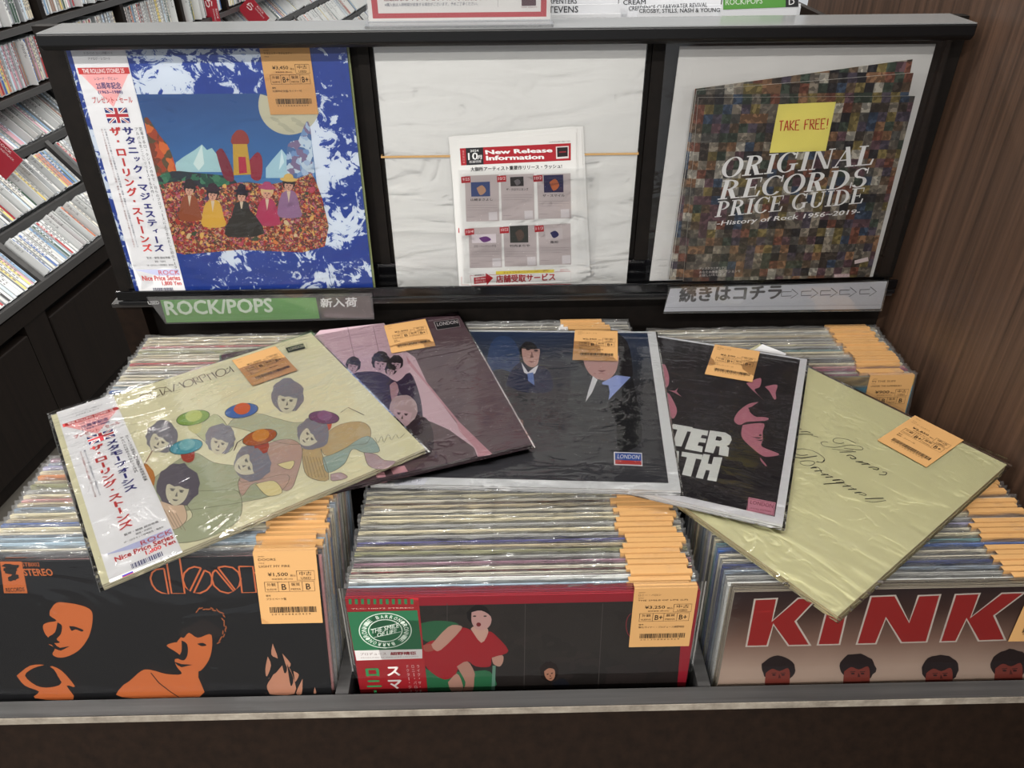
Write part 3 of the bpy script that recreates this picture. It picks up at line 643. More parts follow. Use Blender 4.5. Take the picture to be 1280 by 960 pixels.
def vgrad(name, stops, z0, z1, noise_amt=.04, sc=20):
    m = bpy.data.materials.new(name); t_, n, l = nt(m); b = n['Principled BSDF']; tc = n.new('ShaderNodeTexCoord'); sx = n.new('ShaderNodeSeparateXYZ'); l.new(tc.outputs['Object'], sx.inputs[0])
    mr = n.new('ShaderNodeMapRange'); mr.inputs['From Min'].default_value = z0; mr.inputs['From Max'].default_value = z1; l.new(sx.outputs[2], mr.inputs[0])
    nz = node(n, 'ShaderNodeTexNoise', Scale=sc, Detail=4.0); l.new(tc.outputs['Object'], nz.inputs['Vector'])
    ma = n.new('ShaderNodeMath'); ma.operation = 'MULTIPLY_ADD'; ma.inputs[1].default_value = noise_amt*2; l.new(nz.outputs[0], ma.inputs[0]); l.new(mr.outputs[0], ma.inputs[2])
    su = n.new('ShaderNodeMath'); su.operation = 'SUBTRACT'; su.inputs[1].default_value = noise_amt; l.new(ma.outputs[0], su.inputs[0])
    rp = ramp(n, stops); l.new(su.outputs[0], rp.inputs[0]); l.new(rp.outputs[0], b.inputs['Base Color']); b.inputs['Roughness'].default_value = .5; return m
def hero(key, name, M, front, edge, label, cat='record', t=.0030, s=LS, **k):
    r = thing(name, M, label, cat); cv = link('cover', cover_mesh(front, edge, '8a8478', s=s, t=t), r); return r, cv, Print(M, -t/2-.00005)
def taut(seed, w=.3215, hgt=.325, t=.003, amp=.0006, z0=None, n=34, freq=14, aniso=(1, 1), base=.0006, mt=None):
    """clear sleeve sheet with shallow folds over the front of a cover, closed at sides, with a back sheet"""
    m = MB(); a = w/2; zb = -LS/2-.002 if z0 is None else z0
    def f(u, v):
        x = -a+w*u; z = zb+hgt*v; q = noise.noise(Vector((x*freq*aniso[0]+seed*3.1, z*freq*aniso[1], seed)))+.6*noise.noise(Vector((x*freq*2.7*aniso[0], z*freq*2.7*aniso[1]+seed, 4.2)))
        e = min(1, min(u, 1-u)*6, min(v, 1-v)*6)
        return (x, -(t/2+base+amp*(1+q)*e), z)
    m.grid(f, n, n, mt or FILM)
    m.add([(-a, t/2+.0004, zb), (a, t/2+.0004, zb), (a, t/2+.0004, zb+hgt), (-a, t/2+.0004, zb+hgt)], [(3, 2, 1, 0)], mt or FILM)
    return m.mesh('sleeve', True)

# ================================================================ FRONT RECORDS OF THE BINS
K = lambda c: c
# --- left: black and orange portraits
M = MX(-.327, .4795, -.515, 17.6)
r, cv, P = hero('l', 'lp_record', M, '0b0b0e', '0b0b0e', 'black and orange portrait record at the front of the left front bin')
org, org2 = 'a85a2e', '8a4c2c'; c = cz(0, 620, 2.783)
P.poly(c((0, 228), (75, 228), (96, 338), (14, 338)), org, 1)
P.poly(wob(13, 713, 8, 5, 10, .2), '1a1512', 2); P.poly(wob(17, 722, 7, 4, -20, .25), '1a1512', 2); P.poly(wob(14, 708, 11, 3, 5, .2), '1a1512', 2)
P.text('RECORDS', (8, 740), (31, 739), (7, 735), '1a1512', 2, .02)
P.text('STB002', (28, 708), (50, 708), (27, 703), org, 2, .01); P.text('STEREO', (31, 719.5), (67, 719.5), (28, 711), org, 2, .03)
# outlined lower-case logo lettering
lg = cz(160, 670, 7.111); LW = .0016
def lo(*pts, closed=True): P.line(lg(*pts), LW, 'b05a32', 2, closed=closed)
lo((320, 288), (362, 515), *[(362-170*math.sin(R(a)), 400-115*math.cos(R(a))) for a in range(180, -1, -20)][1:-1] if 0 else [(300, 505), (250, 478), (215, 430), (200, 375), (215, 325), (250, 298)])
lo((345, 240), (388, 510), (505, 510), (455, 170), (335, 170))
lo((650, 285), (550, 490), (510, 450), (488, 390), (500, 330), (540, 290), (590, 272))
lo((680, 305), (585, 505), (640, 508), (700, 480), (742, 430), (748, 370), (725, 325))
lo((780, 300), (940, 490), (890, 508), (820, 490), (765, 440), (745, 380), (755, 325))
lo((800, 280), (955, 480), (990, 440), (1003, 380), (980, 320), (930, 280), (860, 268))
lo((985, 270), (1110, 270), (1140, 500), (1015, 503)); lo((1118, 330), (1150, 318), (1200, 300), (1210, 500), (1230, 500), (1225, 270), closed=False)
# anonymous posterised faces
d = cz(0, 680, 4.8)
P.blob(d((300, 400), (340, 352), (420, 355), (500, 372), (548, 400), (556, 450), (545, 520), (520, 580), (470, 640), (400, 676), (345, 680), (315, 660), (330, 625), (290, 600), (340, 610), (275, 545), (258, 490), (290, 470), (340, 460), (300, 430)), org, 1, 3)
P.blob(d((345, 470), (372, 490), (365, 540), (340, 570), (360, 590), (320, 592), (290, 560), (330, 530)), '0c0c0f', 3, 3); P.blob(d((415, 492), (450, 495), (500, 515), (490, 525), (455, 512), (430, 520)), '0c0c0f', 3, 3); P.poly(d((300, 590), (360, 622), (420, 612), (365, 640), (330, 628)), '0c0c0f', 3)
P.blob(d((100, 790), (180, 730), (265, 725), (200, 745), (150, 790), (220, 850), (300, 860), (370, 830), (300, 735), (370, 760), (450, 855), (400, 850), (440, 935), (210, 925), (235, 885), (150, 850)), org, 1, 3)
P.blob(d((150, 790), (200, 745), (300, 735), (350, 800), (330, 850), (220, 850)), '0c0c0f', 2, 3)
P.blob(d((1080, 540), (1120, 515), (1180, 555), (1248, 570), (1250, 640), (1200, 720), (1190, 800), (1195, 920), (735, 920), (728, 860), (780, 820), (850, 760), (905, 755), (1000, 780), (1090, 780), (1060, 735), (1050, 690), (1100, 690), (1060, 650), (1000, 610), (1050, 590), (1090, 590)), org, 1, 3)
P.blob(cz(180, 730, 6.4)((330, 380), (400, 320), (480, 300), (540, 400), (540, 540), (500, 640), (430, 700), (380, 600), (300, 560), (260, 480), (300, 420)), org, 1, 3)
e = cz(180, 730, 6.4)
P.blob(e((300, 450), (345, 480), (350, 560), (320, 610), (270, 590), (300, 540)), '0c0c0f', 3, 3); P.blob(e((425, 478), (470, 470), (500, 490), (460, 496)), '0c0c0f', 3, 3); P.poly(e((240, 620), (300, 640), (390, 645), (300, 665), (270, 650)), '0c0c0f', 3)
P.blob(e((290, 420), (300, 360), (380, 330), (470, 280), (560, 320), (640, 400), (560, 420), (520, 400), (430, 430), (360, 390), (320, 430)), '1a1414', 2, 3)
for q in range(22):
    an = -125+q*8.5; k = random.uniform(.86, 1.05); P.poly(wob(259+24*k*math.cos(R(an)), 783+25*k*math.sin(R(an)), 2.7, .8, an+90+random.uniform(-25, 25), .2, 8, q), org2, 4)
P.line(e((55, 710), (120, 790), (210, 860), (280, 905)), .0009, '0c0c0f', 3)
f = cz(290, 660, 4.364)
for pts in (((185, 905), (200, 820), (240, 790), (290, 740), (330, 800), (340, 905)), ((222, 630), (250, 710), (215, 690)), ((195, 700), (213, 750), (190, 810), (182, 770)), ((275, 685), (320, 740), (300, 760)), ((335, 780), (365, 800), (345, 840), (340, 810)), ((385, 822), (380, 905), (350, 900)), ((452, 868), (460, 900), (445, 900))): P.blob(f(*pts), 'a4735c', 1, 3)
for pts in (((222, 700), (250, 720), (225, 800), (190, 860), (205, 905), (188, 905), (182, 860), (215, 790)), ((300, 740), (335, 820), (320, 860)), ((260, 680), (300, 760), (285, 790))): P.blob(f(*pts), '0c0c0f', 3, 3)
P.build('cover_print', cv)
place_tag(r, .1285, .1640, 0, dict(price='1,500', t1='DOORS', t2='LIGHT MY FIRE', g1='B', g2='B', note='プライベート盤'))
link('sleeve', taut(1, amp=.0007, freq=9, hgt=.3245, mt=FILM_SMOOTH), r)
# --- middle: red cover
M = MX(.0145, .449, -.536, 4.5)
r, cv, P = hero('m', 'lp_record', M, 'a52334', 'a52334', 'red record with a seated woman in a red dress, front of the middle front bin')
c = cz(400, 600, 2.56); g2 = cz(420, 730, 4.571)
P.poly(c((312, 403), (1008, 388), (1165, 388), (1142, 672), (312, 690)), speckle('dark_room', ['2a2422', '2c2624', '26211f', '302826'], 40, 0, .1), 1)
for x0, x1 in ((407, 407), (657, 653), (905, 890)): P.line(c((x0, 395), (x1, 668)), .0006, '55504c', 2)
P.blob(g2((480, 225), (560, 210), (660, 215), (700, 240), (600, 300), (530, 330), (485, 300)), '2f6a48', 2, 3); P.blob(g2((500, 470), (560, 500), (760, 500), (880, 500), (890, 605), (510, 612)), '34764f', 2, 3); P.poly(g2((895, 465), (912, 465), (908, 607), (888, 607)), '6f9a86', 6)
P.blob(g2((545, 345), (640, 245), (700, 235), (715, 260), (600, 375), (560, 372)), 'c49a8a', 4, 3)
P.blob(g2((500, 350), (560, 320), (590, 370), (640, 300), (700, 250), (770, 262), (830, 330), (870, 270), (920, 300), (985, 380), (930, 410), (890, 420), (880, 470), (800, 470), (750, 440), (700, 480), (680, 520), (620, 545), (540, 500), (500, 440)), 'a8242e', 3, 3)
P.blob(g2((690, 470), (750, 440), (790, 500), (790, 540), (780, 612), (725, 612), (740, 560)), 'b98c7c', 5, 3); P.blob(g2((640, 560), (690, 510), (720, 560), (722, 612), (660, 612)), 'c09484', 5, 3)
P.blob(g2((770, 255), (830, 335), (870, 275), (850, 240), (790, 240)), 'cfa898', 5, 3); P.poly(wob(598, 769, 14.5, 13, 0, .06), '0f0c0e', 5); P.blob(g2((775, 160), (830, 150), (885, 185), (880, 235), (840, 262), (800, 255), (775, 215)), 'c9a09a', 6, 3)
for q in ((792, 182), (852, 182)): P.poly(ell(*g2(q)[0], 2.2, .9, n=8), '2a1c20', 7)
P.poly(ell(*g2((815, 230))[0], 3, 2.6, n=12), '7a1820', 7); P.blob(g2((890, 420), (950, 405), (955, 440), (935, 470), (900, 455)), 'c49888', 6, 3); P.blob(g2((495, 350), (550, 340), (565, 375), (510, 385)), 'a8584c', 4, 3)
head(P, 687, 841, 10, -12, '231814', 'c08a70', '4a2c22', 4, fringe=False, hs=1.15); P.blob([(690, 853), (704, 848), (712, 858), (694, 860)], '23242c', 3)
P.line(ell(*c((1000, 465))[0], 8, 15, 90, 270, 14), .0007, '98303a', 2)
P.build('cover_print', cv)
m = MB(); q = [P.loc(p) for p in ((428, 748), (521, 744), (536, 864), (447, 868))]
m.add([(-.1567, -.0021, -LS/2), (-.0925, -.0021, -LS/2), (-.0925, -.0021, LS/2), (-.1567, -.0021, LS/2)], [(0, 1, 2, 3)], mat('b32a32', .5)); ob = m.build('paper_band', cv)
P = Print(M, -.0022); b = cz(420, 740, 7.383)
for i in range(11): x = 115+i*57; P.poly(b((x, 65), (x+28, 65), (x+30, 112), (x+4, 112)), '2f6a44', 1)
P.text('YLC-10072 STEREO', b((140, 160))[0], b((718, 150))[0], b((138, 150))[0], 'd8b4a8', 1)
P.poly(b((105, 185), (750, 168), (795, 528), (165, 540)), '2a6846', 1); P.poly(b((170, 540), (795, 527), (797, 612), (190, 632)), 'd6d2d0', 1)
W_ = 'cfdccf'; P.line(ell(*b((455, 355))[0], 32.5, 21.6, n=40), .0009, W_, 3, closed=True); P.line(ell(*b((455, 355))[0], 21, 13.7, n=36), .0009, W_, 3, closed=True)
P.text('THE SMILE', b((325, 385))[0], b((580, 325))[0], b((325, 345))[0], W_, 3, .01); P.text('OF LIFE', b((380, 415))[0], b((560, 375))[0], b((380, 378))[0], W_, 3, .01)
P.line(b((320, 345), (560, 292)), .0005, W_, 3); P.line(b((350, 418), (600, 365)), .0005, W_, 3)
ring_t = 'BARRON・RONNIE BARRON・RONNIE '; cx_, cy_ = b((455, 355))[0]
for i, ch in enumerate(ring_t):
    if ch == ' ': continue
    an = R(-112+i*360/len(ring_t)); ux, uy = math.cos(an), math.sin(an); o_ = Vector((cx_+ux*23.5, cy_+uy*15.6)); hv = Vector((ux*6, uy*4)); tv = Vector((-uy*23.5, ux*15.6)).normalized()*3.4
    P.text(ch, tuple(o_-tv/2), tuple(o_+tv/2), tuple(o_-tv/2+hv), W_, 3, .02)
P.text('プロデュース', b((225, 585))[0], b((465, 580))[0], b((222, 560))[0], '6a4a4c', 2); P.text('細野晴臣', b((505, 583))[0], b((740, 578))[0], b((503, 553))[0], '8c2430', 2, .04); P.text('PRODUCED BY HARUOMI HOSONO', b((232, 612))[0], b((760, 600))[0], b((231, 602))[0], '8a7a7a', 2)
P.vtext('ロニー', b((250, 690))[0], b((300, 1010))[0], (21, -.5), '2f7a48', 2, .05); P.vtext('スマイル', b((455, 675))[0], b((500, 1150))[0], (19, -.5), 'e6dcd8', 2, .04)
for i, (x, t_) in enumerate(((740, 'ライク・ザ・ドクター'), (690, 'ロニー・バロン'), (640, 'ドクター・ジョン'))): P.vtext(t_, b((x, 668))[0], b((x+40, 668+38*len(t_)))[0], (4.2, 0), 'e2c8c4', 2)
P.build('band_print', ob)
place_tag(r, .1262, .1640, 0, dict(price='3,250', t1='ロニー・バロン', t2='THE SMILE OF LIFE (LP)', g1='B+', g2='B+', note='帯付/ライナー・プロデュース細野晴臣'))
link('sleeve', taut(2, w=.3255, amp=.0004, freq=8, hgt=.326, mt=FILM_SMOOTH), r)
# --- right: large red capitals
M = MX(.3585, .445, -.533, 5)
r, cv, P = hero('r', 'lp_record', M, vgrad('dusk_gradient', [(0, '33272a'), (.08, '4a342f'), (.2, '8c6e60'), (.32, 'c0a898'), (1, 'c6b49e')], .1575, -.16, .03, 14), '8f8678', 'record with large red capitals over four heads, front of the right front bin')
c = cz(880, 700, 3.2); red, wht = 'a52f2e', 'd8cfc4'
LET = [((200, 155), (297, 151), (275, 240), (375, 150), (462, 148), (370, 245), (430, 343), (335, 345), (278, 262), (256, 346), (165, 348)),
       ((500, 150), (590, 146), (545, 340), (450, 342)), ((665, 143), (768, 139), (820, 245), (855, 140), (950, 136), (893, 330), (786, 333), (728, 236), (690, 337), (606, 339)),
       ((1003, 135), (1108, 131), (1070, 225), (1190, 130), (1292, 127), (1165, 222), (1210, 322), (1095, 326), (1050, 240), (1010, 328), (940, 330)),
       ((1310, 135), (1420, 130), (1400, 180), (1350, 175), (1345, 205), (1400, 225), (1380, 320), (1240, 322), (1255, 285), (1320, 280), (1325, 255), (1275, 230))]
for pl in LET:
    p_ = c(*pl); P.poly(p_, wht, 1); cx_ = sum(x for x, y in p_)/len(p_); V = [Vector(P.loc(x)) for x in p_]; n_ = len(V); ins = []
    ar = sum(V[i].x*V[(i+1) % n_].y-V[(i+1) % n_].x*V[i].y for i in range(n_)); sg = 1 if ar > 0 else -1
    for i in range(n_):
        d0 = (V[i]-V[i-1]).normalized(); d1 = (V[(i+1) % n_]-V[i]).normalized(); n0 = Vector((-d0.y, d0.x)); n1 = Vector((-d1.y, d1.x)); bi = (n0+n1); bi = bi/max(.35, bi.length_squared/2); ins.append(tuple(V[i]+bi*.0017*sg))
    P.raw(ins, red, 2)
for (x, y, s_, rr) in ((973, 838, 15, 6), (1072, 836, 16, 4), (1175, 838, 16.5, -6), (1262, 832, 17, -10)):
    P.poly(wob(x, y-2, s_*1.42, s_*1.08, rr, .05, 26, 1), '2c2224', 2); P.blob([(x-s_*1.05, y+s_*.2), (x-s_*.5, y-s_*.15), (x+s_*.1, y+s_*.05), (x+s_*.8, y-s_*.2), (x+s_*.95, y+s_*.5), (x+s_*.7, y+s_*1.5), (x-s_*1.0, y+s_*1.5)], '8c4238', 3, 3)
    for e_ in (-.38, .38): P.poly(ell(x+s_*e_, y+s_*.36, s_*.16, s_*.07, n=10), '3a2022', 4); P.poly([(x+s_*(e_-.22), y+s_*.2), (x+s_*(e_+.2), y+s_*.17), (x+s_*(e_+.2), y+s_*.23), (x+s_*(e_-.2), y+s_*.26)], '4a2624', 4)
    P.poly([(x+s_*.05, y+s_*.25), (x+s_*.22, y+s_*.62), (x-s_*.02, y+s_*.64)], '5a2a28', 4)
P.build('cover_print', cv)
place_tag(r, .134, .1640, 0, dict(price='2,980', t1='KINKS', t2='', g1='B', g2='B', note='輸入盤'))
link('sleeve', taut(3, amp=.0003, freq=6, hgt=.3245, mt=FILM_SMOOTH), r)
# --- blue record at the front of the right rear bin
M = MX(.3590, .7813, -.5365, 7)
r, cv, P = hero('b', 'lp_record', M, vgrad('teal_cover', [(0, '8a7448'), (.035, '8a7448'), (.05, '3f7f96'), (1, '31647e')], .1575, -.1575, .01), '6f6a58', 'teal blue record with an olive top stripe, front of the right rear bin')
P.build('cover_print', cv)
place_tag(r, .1275, .160, 0, dict(price='900', t1='IN THE SLIM', t2='UNDER THE SUMMERSKY', g1='B', g2='B'))
link('sleeve', SLV[1], r)

# ================================================================ LOOSE RECORDS FANNED OUT ON TOP
def ML(cx, cy, cz_, a, b, c_):
    ca, sa, cb, sb, cc, sc = math.cos(R(a)), math.sin(R(a)), math.cos(R(b)), math.sin(R(b)), math.cos(R(c_)), math.sin(R(c_))
    Rm = Matrix(((1, 0, 0), (0, cb, -sb), (0, sb, cb))) @ Matrix(((cc, 0, sc), (0, 1, 0), (-sc, 0, cc))) @ Matrix(((ca, -sa, 0), (sa, ca, 0), (0, 0, 1)))
    e1, e2, e3 = Rm.col[0], Rm.col[1], Rm.col[2]; q = Matrix((e1, -e3, e2)).transposed().to_4x4()
    return T(cx, cy, h+cz_) @ q
LT = .0026; LZ = .311
# --- E: pale yellow
M = ML(.3075, .6270, -.5262, -52.87, -.08, -.05)
r, cv, P = hero('E', 'lp_record', M, 'dedbb2', 'b7a77c', 'plain pale yellow record with black script, rightmost of the five loose records', t=LT, s=LZ)
c = cz(980, 520, 8)
def pen(w_, *pts): P.line(smooth_line(c(*pts), 5), w_, '2b2a20', 2)
pen(.0007, (440, 265), (400, 258), (370, 270), (400, 300), (490, 315), (560, 308), (640, 293), (720, 295), (785, 318), (775, 338), (700, 335), (600, 322)); pen(.0007, (720, 275), (640, 238), (540, 222), (495, 235), (500, 262), (560, 275), (600, 265))
pen(.0011, (555, 362), (640, 360), (720, 358)); pen(.0012, (625, 398), (665, 392), (700, 408), (718, 425), (680, 428), (660, 412)); pen(.0012, (715, 458), (790, 456)); pen(.0009, (745, 462), (800, 470), (845, 478), (775, 485)); pen(.0013, (775, 485), (840, 482), (860, 490))
pen(.0012, (845, 515), (900, 512), (945, 525), (930, 538), (890, 530)); pen(.0010, (950, 585), (1010, 590), (1025, 565), (985, 560)); pen(.0006, (690, 345), (600, 345), (480, 330))
pen(.0013, (170, 160), (230, 158), (265, 168)); pen(.0014, (140, 185), (220, 183), (290, 186)); pen(.0006, (270, 195), (345, 212)); pen(.0012, (140, 128), (175, 132)); pen(.0011, (155, 35), (175, 38))
pen(.0007, (110, 335), (200, 330), (300, 355), (390, 410), (405, 445), (380, 462), (320, 460)); pen(.0014, (105, 412), (180, 420), (260, 410), (330, 400)); pen(.0009, (105, 375), (170, 395), (240, 388))
pen(.0009, (330, 455), (380, 465), (400, 440)); pen(.0008, (160, 460), (220, 448), (295, 455), (300, 480), (250, 498), (190, 490), (158, 470))
for x, y, ln in ((265, 522, 60), (305, 552, 75), (370, 590, 75), (415, 614, 75), (485, 645, 75), (520, 668, 85), (585, 705, 85), (640, 736, 85), (705, 770, 70), (810, 828, 185)): pen(.0014, (x, y), (x+ln*.5, y-3), (x+ln, y-5))
pen(.0007, (265, 522), (300, 510), (340, 515), (365, 540)); pen(.0007, (370, 548), (380, 572), (445, 588)); pen(.0006, (430, 590), (490, 608)); pen(.0007, (490, 640), (560, 635), (600, 655)); pen(.0012, (395, 682), (480, 675), (600, 668)); pen(.0006, (600, 680), (660, 702)); pen(.0006, (665, 715), (720, 735)); pen(.0008, (710, 768), (760, 762), (820, 785), (805, 795), (750, 780)); pen(.0006, (810, 850), (900, 862), (1020, 845))
P.text('ORIGINAL RECORDING REMASTERED', (1262, 574), (1205, 549), (1263.5, 573), '5a573c', 2) if 0 else P.text('CAT.NO. L20P 1234   STEREO', (1204, 552), (1258, 575), (1206, 550.5), '5a573c', 2)
P.build('cover_print', cv); place_tag(r, .0805, .160, 2, dict(price='2,850', t2='ベガーズ・バンケット', g1='B+', g2='B+', note='歌詞・ライナー付'))
link('sleeve', taut(5, w=.318, amp=.0007, freq=7, mt=FILM_TOP, t=LT, hgt=.323, aniso=(.6, 1.6)), r)
# --- D: black with pink faces, white border
M = ML(.1756, .7074, -.5203, -22.91, -1.18, -1.60)
r, cv, P = hero('D', 'lp_record', M, 'dcdce0', 'd8d8d8', 'black record with rose tinted faces and bold white capitals, lying on the yellow one', t=LT, s=LZ)
c = cz(820, 500, 6); blk, pk = '221d22', 'b97888'
q = LZ/2; P.raw([(-q+.005, -q+.009), (q-.008, -q+.009), (q-.008, q-.004), (-q+.005, q-.004)], speckle('ink_black', [blk, '251f25', '1f1a20'], 30, 0, .1), 1)
P.text('ORIGINAL RECORDING  STEREO & MONO', (952, 447), (996, 454), (952.5, 445.8), 'b8b8bc', 2)
Wc = 'd9dbd8'
T1 = [((128, 180), (276, 205), (272, 240), (235, 236), (190, 350), (120, 340), (160, 222), (120, 215)), ((278, 212), (392, 232), (385, 268), (345, 262), (335, 285), (378, 292), (370, 322), (322, 316), (312, 342), (352, 350), (345, 392), (216, 368), (262, 240))]
for pl in T1: P.poly(c(*pl), Wc, 2)
P.poly(c((405, 228), (520, 245), (560, 270), (568, 300), (550, 335), (530, 345), (548, 360), (540, 425), (470, 412), (478, 350), (450, 345), (430, 400), (364, 388)), Wc, 2); P.poly(c((455, 272), (490, 278), (495, 298), (480, 308), (445, 302)), blk, 3)
for pl in (((120, 378), (172, 385), (165, 560), (140, 555)), ((195, 388), (350, 412), (343, 448), (300, 440), (262, 575), (195, 560), (232, 430), (190, 422)), ((356, 405), (405, 412), (388, 478), (418, 483), (432, 428), (498, 432), (452, 612), (384, 600), (404, 530), (375, 525), (352, 593), (298, 582))): P.poly(c(*pl), Wc, 2)
P.poly(c((92, 180), (130, 188), (112, 240), (96, 245)), Wc, 2); P.poly(c((98, 260), (125, 250), (112, 310)), Wc, 2)
P.blob(c((770, 16), (700, 28), (630, 75), (590, 130), (590, 165), (630, 188), (680, 165), (760, 160), (840, 150), (835, 110), (760, 130), (700, 85), (720, 50)), pk, 2, 3)
P.blob(c((650, 190), (720, 178), (810, 178), (800, 240), (800, 300), (790, 345), (850, 375), (925, 408), (860, 425), (800, 420), (720, 360), (650, 290), (640, 240)), pk, 2, 3); P.blob(c((690, 60), (760, 45), (840, 90), (880, 150), (820, 130), (740, 120)), '2c2228', 3, 3)
P.poly(c((720, 278), (800, 282), (770, 292)), '3a2430', 3); P.poly(c((752, 300), (800, 298), (790, 310)), '3a2430', 3); P.poly(ell(*c((782, 265))[0], 1.7, 1.2, n=8), '3a2430', 3); P.blob(c((780, 430), (830, 490), (820, 495), (785, 455)), pk, 2, 2)
g5 = cz(780, 360, 5.333)
P.blob(g5((815, 635), (910, 600), (905, 660), (870, 680), (930, 750), (900, 720), (850, 675)), pk, 2, 3); P.blob(g5((938, 658), (1020, 645), (1010, 700), (1015, 735), (1000, 742), (970, 690)), pk, 2, 3)
P.blob(g5((250, 510), (275, 515), (300, 590), (295, 650), (265, 668), (255, 600)), pk, 2, 3); P.blob(g5((270, 705), (300, 705), (350, 800), (345, 850), (320, 870), (290, 800)), pk, 2, 3); P.blob(g5((290, 680), (340, 685), (370, 655), (350, 690), (385, 725), (330, 695)), pk, 2, 2)
P.poly(c((695, 730), (898, 770), (885, 870), (678, 830)), 'c9879a', 3); P.line(c((690, 738), (890, 778), (878, 862), (686, 826)), .0006, '6a3a4a', 4, closed=True); P.text('LONDON', c((705, 780))[0], c((875, 812))[0], c((712, 752))[0], '7c3a4e', 5, .0)
P.text('LIMITED EDITION', c((700, 815))[0], c((860, 845))[0], c((702, 805))[0], '7c3a4e', 5)
P.build('cover_print', cv); place_tag(r, .0705, .1535, 0, dict(price='2,500', t1='アフターマス', g1='B+', g2='B+', note='帯なし/ライナー付'))
link('sleeve', taut(7, w=.3165, amp=.0009, freq=12, mt=FILM_TOP, t=LT, hgt=.321), r)
# --- C: dark, two suited figures, white border
M = ML(.0326, .7206, -.5180, -5.46, -.65, -1.59)
r, cv, P = hero('C', 'lp_record', M, 'd6d8da', 'd4d4d4', 'dark record with two suited figures and a white border, middle of the fan', t=LT, s=LZ)
q = LZ/2; P.raw([(-q+.005, -q+.011), (q-.011, -q+.011), (q-.011, q-.004), (-q+.005, q-.004)], vgrad('studio_dark_hazed', [(0, '2b3a58'), (.25, '2d333f'), (.45, '2e2e33'), (1, '3b3b41')], .1575, -.1575, .16, 9), 1)  # lower end lightened: gloss reflection off the film put into the colour
c = cz(600, 390, 4.357); P.blob(c((40, 250), (60, 170), (110, 130), (180, 150), (215, 230), (200, 330), (110, 310), (50, 320)), '33476c', 2, 3); P.blob(c((140, 400), (170, 320), (225, 275), (280, 330), (320, 290), (380, 330), (390, 430), (260, 440), (190, 420)), '242c48', 3, 3)
P.poly(c((225, 275), (262, 330), (300, 300), (318, 290), (300, 335), (270, 345), (240, 330)), 'd8d8de', 4); P.poly(c((258, 335), (290, 330), (296, 400), (262, 375)), '5f78b0', 5)
P.poly(wob(661, 439, 11, 12, 8, .07), '1c1a1e', 4); P.blob(c((228, 200), (300, 205), (325, 205), (322, 250), (310, 290), (280, 302), (245, 280), (230, 240)), 'b9968e', 5, 3)
for x, y in ((262, 205), (305, 212)): P.poly(ell(*c((x, y))[0], 3, 1.1, n=8), '2a1e24', 6)
P.poly(c((282, 215), (292, 250), (272, 252)), '7a5a58', 6); P.poly(c((262, 268), (300, 270), (280, 277)), '7a4a4c', 6)
P.blob(c((520, 200), (560, 130), (700, 100), (800, 160), (830, 300), (820, 360), (740, 330), (560, 300)), '221e22', 3, 3)
P.blob(c((560, 230), (740, 225), (750, 290), (730, 340), (690, 372), (640, 365), (600, 340), (570, 290)), 'b58c88', 4, 3); P.poly(c((640, 318), (690, 318), (662, 330)), '7a4044', 5); P.poly(c((615, 350), (640, 370), (610, 440), (575, 490), (590, 430)), 'd4d6da', 5); P.poly(c((665, 385), (740, 345), (820, 355), (690, 490), (670, 440)), '8f9fd2', 5)
P.blob(c((640, 400), (700, 400), (700, 480), (660, 500), (600, 500), (620, 430)), '2a2c34', 5, 2); P.blob(c((830, 360), (860, 500), (880, 700), (760, 760), (740, 600), (700, 500), (760, 420)), '1c1c20', 4, 3)
P.blob(c((205, 585), (235, 590), (232, 640), (210, 615)), '8a6a64', 3, 2); P.poly(c((728, 762), (882, 768), (885, 840), (730, 834)), 'e0e0e4', 3); P.poly(c((735, 768), (878, 773), (879, 812), (736, 806)), '2f55a4', 4); P.poly(c((736, 806), (879, 812), (880, 834), (737, 828)), 'b8403c', 4)
P.text('LONDON', c((748, 798))[0], c((866, 803))[0], c((752, 776))[0], 'e8e8ec', 5, .01); P.text('ORIGINAL RECORDING REMASTERED', (776, 423), (812, 423.5), (776, 421.8), 'a8a8ae', 2)
P.poly([(497, 599), (536, 597), (530, 606), (492, 607)], 'd8dae2', 3); P.text('レコード', (504, 603.5), (526, 602.5), (505, 600.3), '3a3a5a', 4)
P.build('cover_print', cv); place_tag(r, .0775, .1545, 2, dict(price='2,350', t1='アウト・オブ・アワ', g1='B', g2='B+', note='帯付/ライナー付・見本盤'))
link('sleeve', taut(9, w=.316, amp=.0012, freq=15, mt=FILM_TOP, t=LT, hgt=.319, aniso=(1, .7)), r)
# --- B: plum brown with a diagonal
M = ML(-.1653, .7232, -.5118, 16.91, -.83, -1.60)
r, cv, P = hero('B', 'lp_record', M, speckle('plum_ink_hazed', ['59444b', '5c464d', '56414a'], 20, 0, .1), '3a2a30', 'plum brown record with slanting pink strip, second from left in the fan', t=LT, s=LZ)  # plum lifted in colour to carry the reflected haze of the film
c = cz(400, 390, 4.363)
P.poly(c((-150, 250), (0, 100), (350, 60), (420, 180), (520, 250), (590, 400), (740, 600), (800, 680), (930, 780), (860, 790), (840, 740), (700, 640), (380, 500), (0, 400)), 'c2a6b0', 1)  # pink also lightened with the painted film haze
P.poly(c((470, 240), (580, 380), (760, 600), (940, 775), (865, 790), (850, 745), (760, 650), (745, 600), (600, 420), (480, 280)), 'b58690', 2)
P.poly(c((500, 230), (1000, 200), (1180, 760), (940, 775), (760, 600), (580, 380)), '533a44', 1) if 0 else None
for x0 in (150, 290): P.line(c((x0, 80), (x0+40, 260)), .0006, '6f525e', 2)
P.line(c((90, 215), (340, 170)), .0006, '6f525e', 2); P.line(c((60, 150), (330, 100)), .0006, '6f525e', 2)
